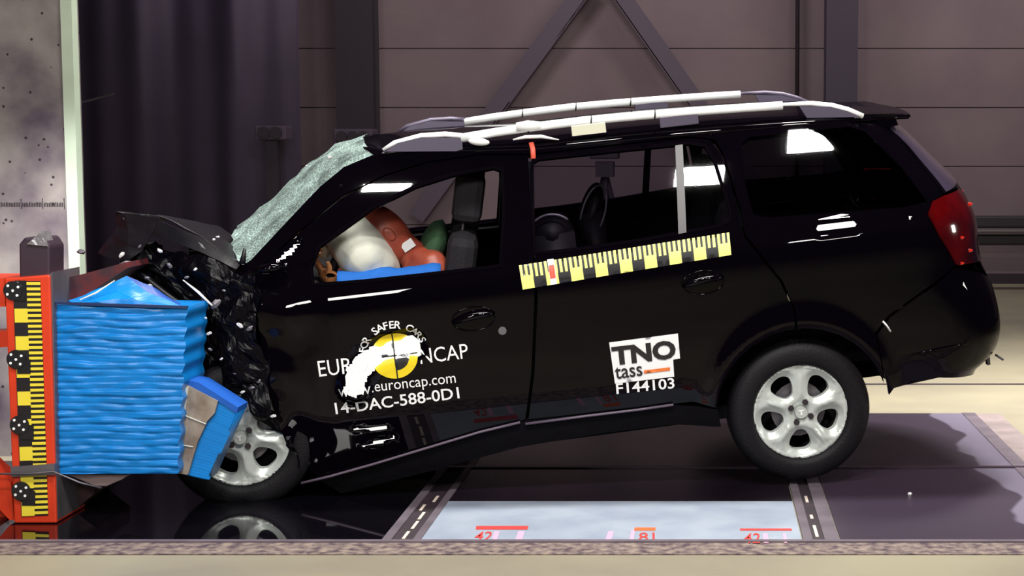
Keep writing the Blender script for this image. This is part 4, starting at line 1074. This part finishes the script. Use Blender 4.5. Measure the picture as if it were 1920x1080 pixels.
# right, left, top, bottom, back
R0 = [vs[i * (NC + 1) + NC].copy() for i in range(NR + 1)]; L0 = [vs[i * (NC + 1)].copy() for i in range(NR + 1)]
for i in range(NR):
    a, c = R0[i], R0[i+1]; addq([a, c, V((c.x, dep, c.z)), V((a.x, dep, a.z))])
    a, c = L0[i], L0[i+1]; addq([c, a, V((a.x, dep, a.z)), V((c.x, dep, c.z))])
a, c = L0[0], R0[0]; addq([a, c, V((c.x, dep, c.z)), V((a.x, dep, a.z))])
a, c = L0[-1], R0[-1]; addq([c, a, V((a.x, dep, a.z)), V((c.x, dep, c.z))])
mesh('block_core', vs, fs, bl, blk, True)
def poly_slab(name, pts, Y, dY, m, parent, org, bevel=0, amp=0):
    q = [W(p[0], p[1], Y) - org for p in pts]; n = len(q); b = MB()
    b.v += q + [V((p.x, p.y + dY, p.z)) for p in q]; b.f += [list(range(n)), list(range(2*n-1, n-1, -1))] + [[i, i+n, (i+1)%n+n, (i+1)%n] for i in range(n)]; b.m += [0] * (n + 2)
    return b.build(name, m, parent, bevel=bevel)
poly_slab('top_edge_band', [(103, 566), (352, 574), (350, 579), (104, 571)], YH - .012, .012, mat('navy_band', (22, 40, 84), .5), blk, HO)
# crushed ridge of foil on top
s1 = [[HW(128, 564, 6.40), HW(165, 552, 6.40), HW(200, 538, 6.42), HW(238, 520, 6.44)], [HW(135, 568, 6.38), HW(185, 566, 6.36), HW(250, 560, 6.37), HW(275, 548, 6.42)], [HW(150, 572, 6.37), HW(220, 572, 6.36), HW(290, 574, 6.37), HW(345, 576, 6.38)]]
sheet('crushed_foil', s1, bl, blk, .008, 8, 4, 7, smooth=False)
s1 = [[HW(200, 538, 6.46), HW(240, 518, 6.46), HW(272, 538, 6.5), HW(346, 574, 6.5)], [HW(200, 560, 6.42), HW(245, 556, 6.42), HW(285, 566, 6.42), HW(345, 578, 6.42)]]
sheet('crushed_foil', s1, mat('blue_foil_dark', (14, 74, 168), .5, noise_amt=.4), blk, .012, 8, 9, 7, smooth=False)
b = MB(); b.tube([HW(150, 562, 6.355), HW(180, 549, 6.355), HW(215, 526, 6.36)], [.002, .004, .002], 6); b.build('foil_edge', white, blk)
# tilted bumper element
el = empty('honeycomb_bumper_piece', W(390, 890, 6.5)); EO = el.location.copy()
tag(el, 'tilted torn slab with bare aluminium face and blue sides, over the front wheel', 'barrier piece')
poly_slab('aluminium_face', [(343, 728), (350, 722), (408, 752), (402, 775), (388, 790), (370, 830), (352, 890), (333, 888)], 6.42, .03, alu, el, EO)
poly_slab('aluminium_edge', [(340, 730), (353, 724), (343, 800), (338, 850), (333, 886), (331, 886)], 6.412, .02, mat('pale_edge', (205, 205, 196), .5), el, EO)
for (p0, p1) in (((344, 778), (386, 795)), ((340, 834), (362, 838))):
    b = MB(); b.tube([W(*p0, 6.415) - EO, W(*p1, 6.415) - EO], .0025, 6); b.build('seam_tape', MATS['pale_edge'], el)
vs, fs = [], []; q = [(406, 748), (446, 768), (388, 900), (346, 890)]
c4 = [W(*p, 6.44) - EO for p in q]; NR = 60
for i in range(NR + 1):
    t = i / NR; a = c4[0] + (c4[3] - c4[0]) * t; c = c4[1] + (c4[2] - c4[1]) * t
    for j in range(7):
        s = j / 6; p = a + (c - a) * s; p.y -= .006 * (1 - abs(2 * ((t * 26) % 1) - 1)); 
        if j == 6: p.x += .010 * (int(t * 3.2) % 2)
        vs.append(p)
for i in range(NR):
    for j in range(6): a = i * 7 + j; fs.append([a + 1, a, a + 7, a + 8])
n0 = len(vs)
for p in c4: vs.append(p + V((0, .002, 0)))
for p in c4: vs.append(p + V((0, .14, 0)))
fs += [[n0, n0+1, n0+5, n0+4], [n0+1, n0+2, n0+6, n0+5], [n0+2, n0+3, n0+7, n0+6], [n0+3, n0, n0+4, n0+7], [n0+4, n0+5, n0+6, n0+7]]
mesh('ribbed_side', vs, fs, bl, el, True)
poly_slab('blue_top_edge', [(350, 722), (352, 713), (372, 717), (446, 764), (444, 775), (408, 752)], 6.43, .14, blsh, el, EO)
# red tray and plates between stand and block
tr_ = poly_slab('barrier_tray', [(90, 528), (155, 514), (235, 492), (240, 502), (200, 528), (150, 560), (100, 566)], 6.50, .5, mat('tray_rust', (96, 26, 26), .5, col2=(52, 28, 36), noise_scale=14), None, V((0, 0, 0)))
tag(tr_, 'dark red steel tray behind the top of the blue block', 'tray')
poly_slab('tray_edge', [(90, 524), (152, 508), (236, 487), (237, 493), (155, 515), (90, 531)], 6.49, .02, steel, tr_, V((0, 0, 0)))
pt = poly_slab('support_plate', [(104, 893), (175, 893), (178, 925), (108, 982)], 6.55, .4, mat('support_brown', (72, 50, 50), .4, metal=.3), None, V((0, 0, 0))); tag(pt, 'dark brown steel gusset under the blue block', 'bracket')
sk = poly_slab('bent_sheet', [(120, 889), (245, 889), (228, 900), (200, 912), (178, 912), (150, 900)], 6.40, .30, mat('bent_alu', (150, 132, 134), .35, metal=.5), None, V((0, 0, 0)), .004); tag(sk, 'bent aluminium sheet hanging under the blue block', 'sheet')
# concrete barrier wall behind, with pale corner post
YP = 7.75
pw = bpy.data.materials.new('pitted_wall'); pw.use_nodes = True; nt = pw.node_tree; bb = nt.nodes['Principled BSDF']; bb.inputs['Roughness'].default_value = .55
tcn = nt.nodes.new('ShaderNodeTexCoord'); nz = nt.nodes.new('ShaderNodeTexNoise'); nz.inputs['Scale'].default_value = 4; nz.inputs['Detail'].default_value = 8; nt.links.new(tcn.outputs['Object'], nz.inputs[0])
rp = nt.nodes.new('ShaderNodeValToRGB'); rp.color_ramp.elements[0].color = lin((74, 62, 74)); rp.color_ramp.elements[1].color = lin((134, 126, 122)); rp.color_ramp.elements[0].position = .3; rp.color_ramp.elements[1].position = .7
nt.links.new(nz.outputs['Fac'], rp.inputs[0])
vo = nt.nodes.new('ShaderNodeTexVoronoi'); vo.inputs['Scale'].default_value = 17; nt.links.new(tcn.outputs['Object'], vo.inputs['Vector'])
r2 = nt.nodes.new('ShaderNodeValToRGB'); r2.color_ramp.elements[0].position = .10; r2.color_ramp.elements[1].position = .13; r2.color_ramp.elements[0].color = (.12, .08, .12, 1)
nt.links.new(vo.outputs['Distance'], r2.inputs[0]); mx = nt.nodes.new('ShaderNodeMix'); mx.data_type = 'RGBA'; mx.blend_type = 'MULTIPLY'; mx.inputs[0].default_value = 1
nt.links.new(rp.outputs[0], mx.inputs[6]); nt.links.new(r2.outputs[0], mx.inputs[7]); nt.links.new(mx.outputs[2], bb.inputs['Base Color'])
b = MB(); x1 = atY(126, 300, YP).x; b.box((-6.5, YP, 0), (x1, YP + .20, 4.2)); tag(b.build('wall_left', pw), kind='structure')
random.seed(9); lb = MB()
for k in range(46):
    px_ = -20 + k * 3.1; L = 12 if k % 13 == 6 else 4; a = W(px_, 383 - L + (random.random() * 2), YP - .002); c = W(px_ + 1.6, 385 + L * .5, YP - .002)
    lb.box((a.x, YP - .004, c.z), (c.x if c.x > a.x else a.x + .002, YP, a.z))
tag(lb.build('tick_scale', scaleb), 'faint row of dark tick marks on the pitted barrier wall', 'scale')
b = MB(); post = [atY(119, 0, YP), atY(140, 0, YP), atY(157, 505, YP), atY(133, 505, YP)]
xL, xR = atY(127, 300, YP).x, atY(148, 300, YP).x
b.box((xL, YP - .03, 0), (xR, YP + .04, 4.3)); tag(b.build('corner_post', mat('post_paint', (172, 184, 164), .5, noise_amt=.08)), 'tall pale green-white post at the corner of the barrier wall', 'post')
# flying splinters of glass
random.seed(21)
for i, (a, c, r, lb) in enumerate(((618, 295, .010, 'bright glass splinter flying above the windscreen, nearest the roof'), (575, 311, .006, 'tiny glass splinter above the middle of the windscreen'), (408, 444, .008, 'glass splinter flying over the bonnet near the windscreen foot'), (401, 449, .006, 'reddish splinter beside the one over the bonnet'), (486, 404, .005, 'tiny splinter at the upper edge of the cracked windscreen'), (152, 472, .018, 'dark scrap flying beside the pale post'), (1706, 926, .010, 'small white scrap lying on the stained floor plate'))):
    p = atZ(a, c, .012) if i == 6 else atY(a, c, 6.75)
    b = MB(); b.ell((0, 0, 0), (r, r * .6, r * .8), 0, 6, 4, Matrix.Rotation(i, 3, 'X'), lambda d: 1 + .5 * noise.noise(d * 2 + V((i * 3, 0, 0))))
    o = b.build('splinter', bm_ if i != 5 else cd_, None, origin=(0, 0, 0)); o.location = p; tag(o, lb, 'splinter')


# seat shells seen through the rear door window
cs = mat('shell_dark', (26, 20, 28), .6)
for (px_, py_, y, wx, hz, lb, rim) in ((1108, 392, .15, .05, .13, 'narrow dark seat shell with a pale looped rim seen through the rear door window', True), (1032, 432, -.30, .10, .09, 'round topped dark seat shell low in the rear door window', False)):
    c = loc(px_, py_, y); o_ = empty('seat_shell', carw((c.x, c.y, .45)), None, MR); h = c.z - .45
    b = MB(); b.ell((0, 0, h), (wx, .17, hz), 0, 24, 16, Matrix.Rotation(math.radians(22 if rim else 0), 3, 'Y')); b.box((-wx, -.16, 0), (wx, .16, h)); b.build('shell', cs, o_, True)
    b = MB(); R2 = Matrix.Rotation(math.radians(22), 3, 'Y')
    if rim: b.tube([V((0, -.17, h)) + R2 @ V((wx * 1.05 * math.cos(a), 0, hz * 1.02 * math.sin(a))) for a in [i / 20 * 3.9 - .4 for i in range(21)]], .005, 6)
    else: b.tube([V((0, -.165, h)) + V((wx * math.cos(a), 0, hz * math.sin(a))) for a in [i / 14 * 1.6 + .7 for i in range(15)]], .006, 6)
    b.build('shell_rim', mat('rim_pale', (150, 140, 155), .3, metal=.3) if 'rim_pale' not in MATS else MATS['rim_pale'], o_, True)
    tag(o_, lb, 'seat')
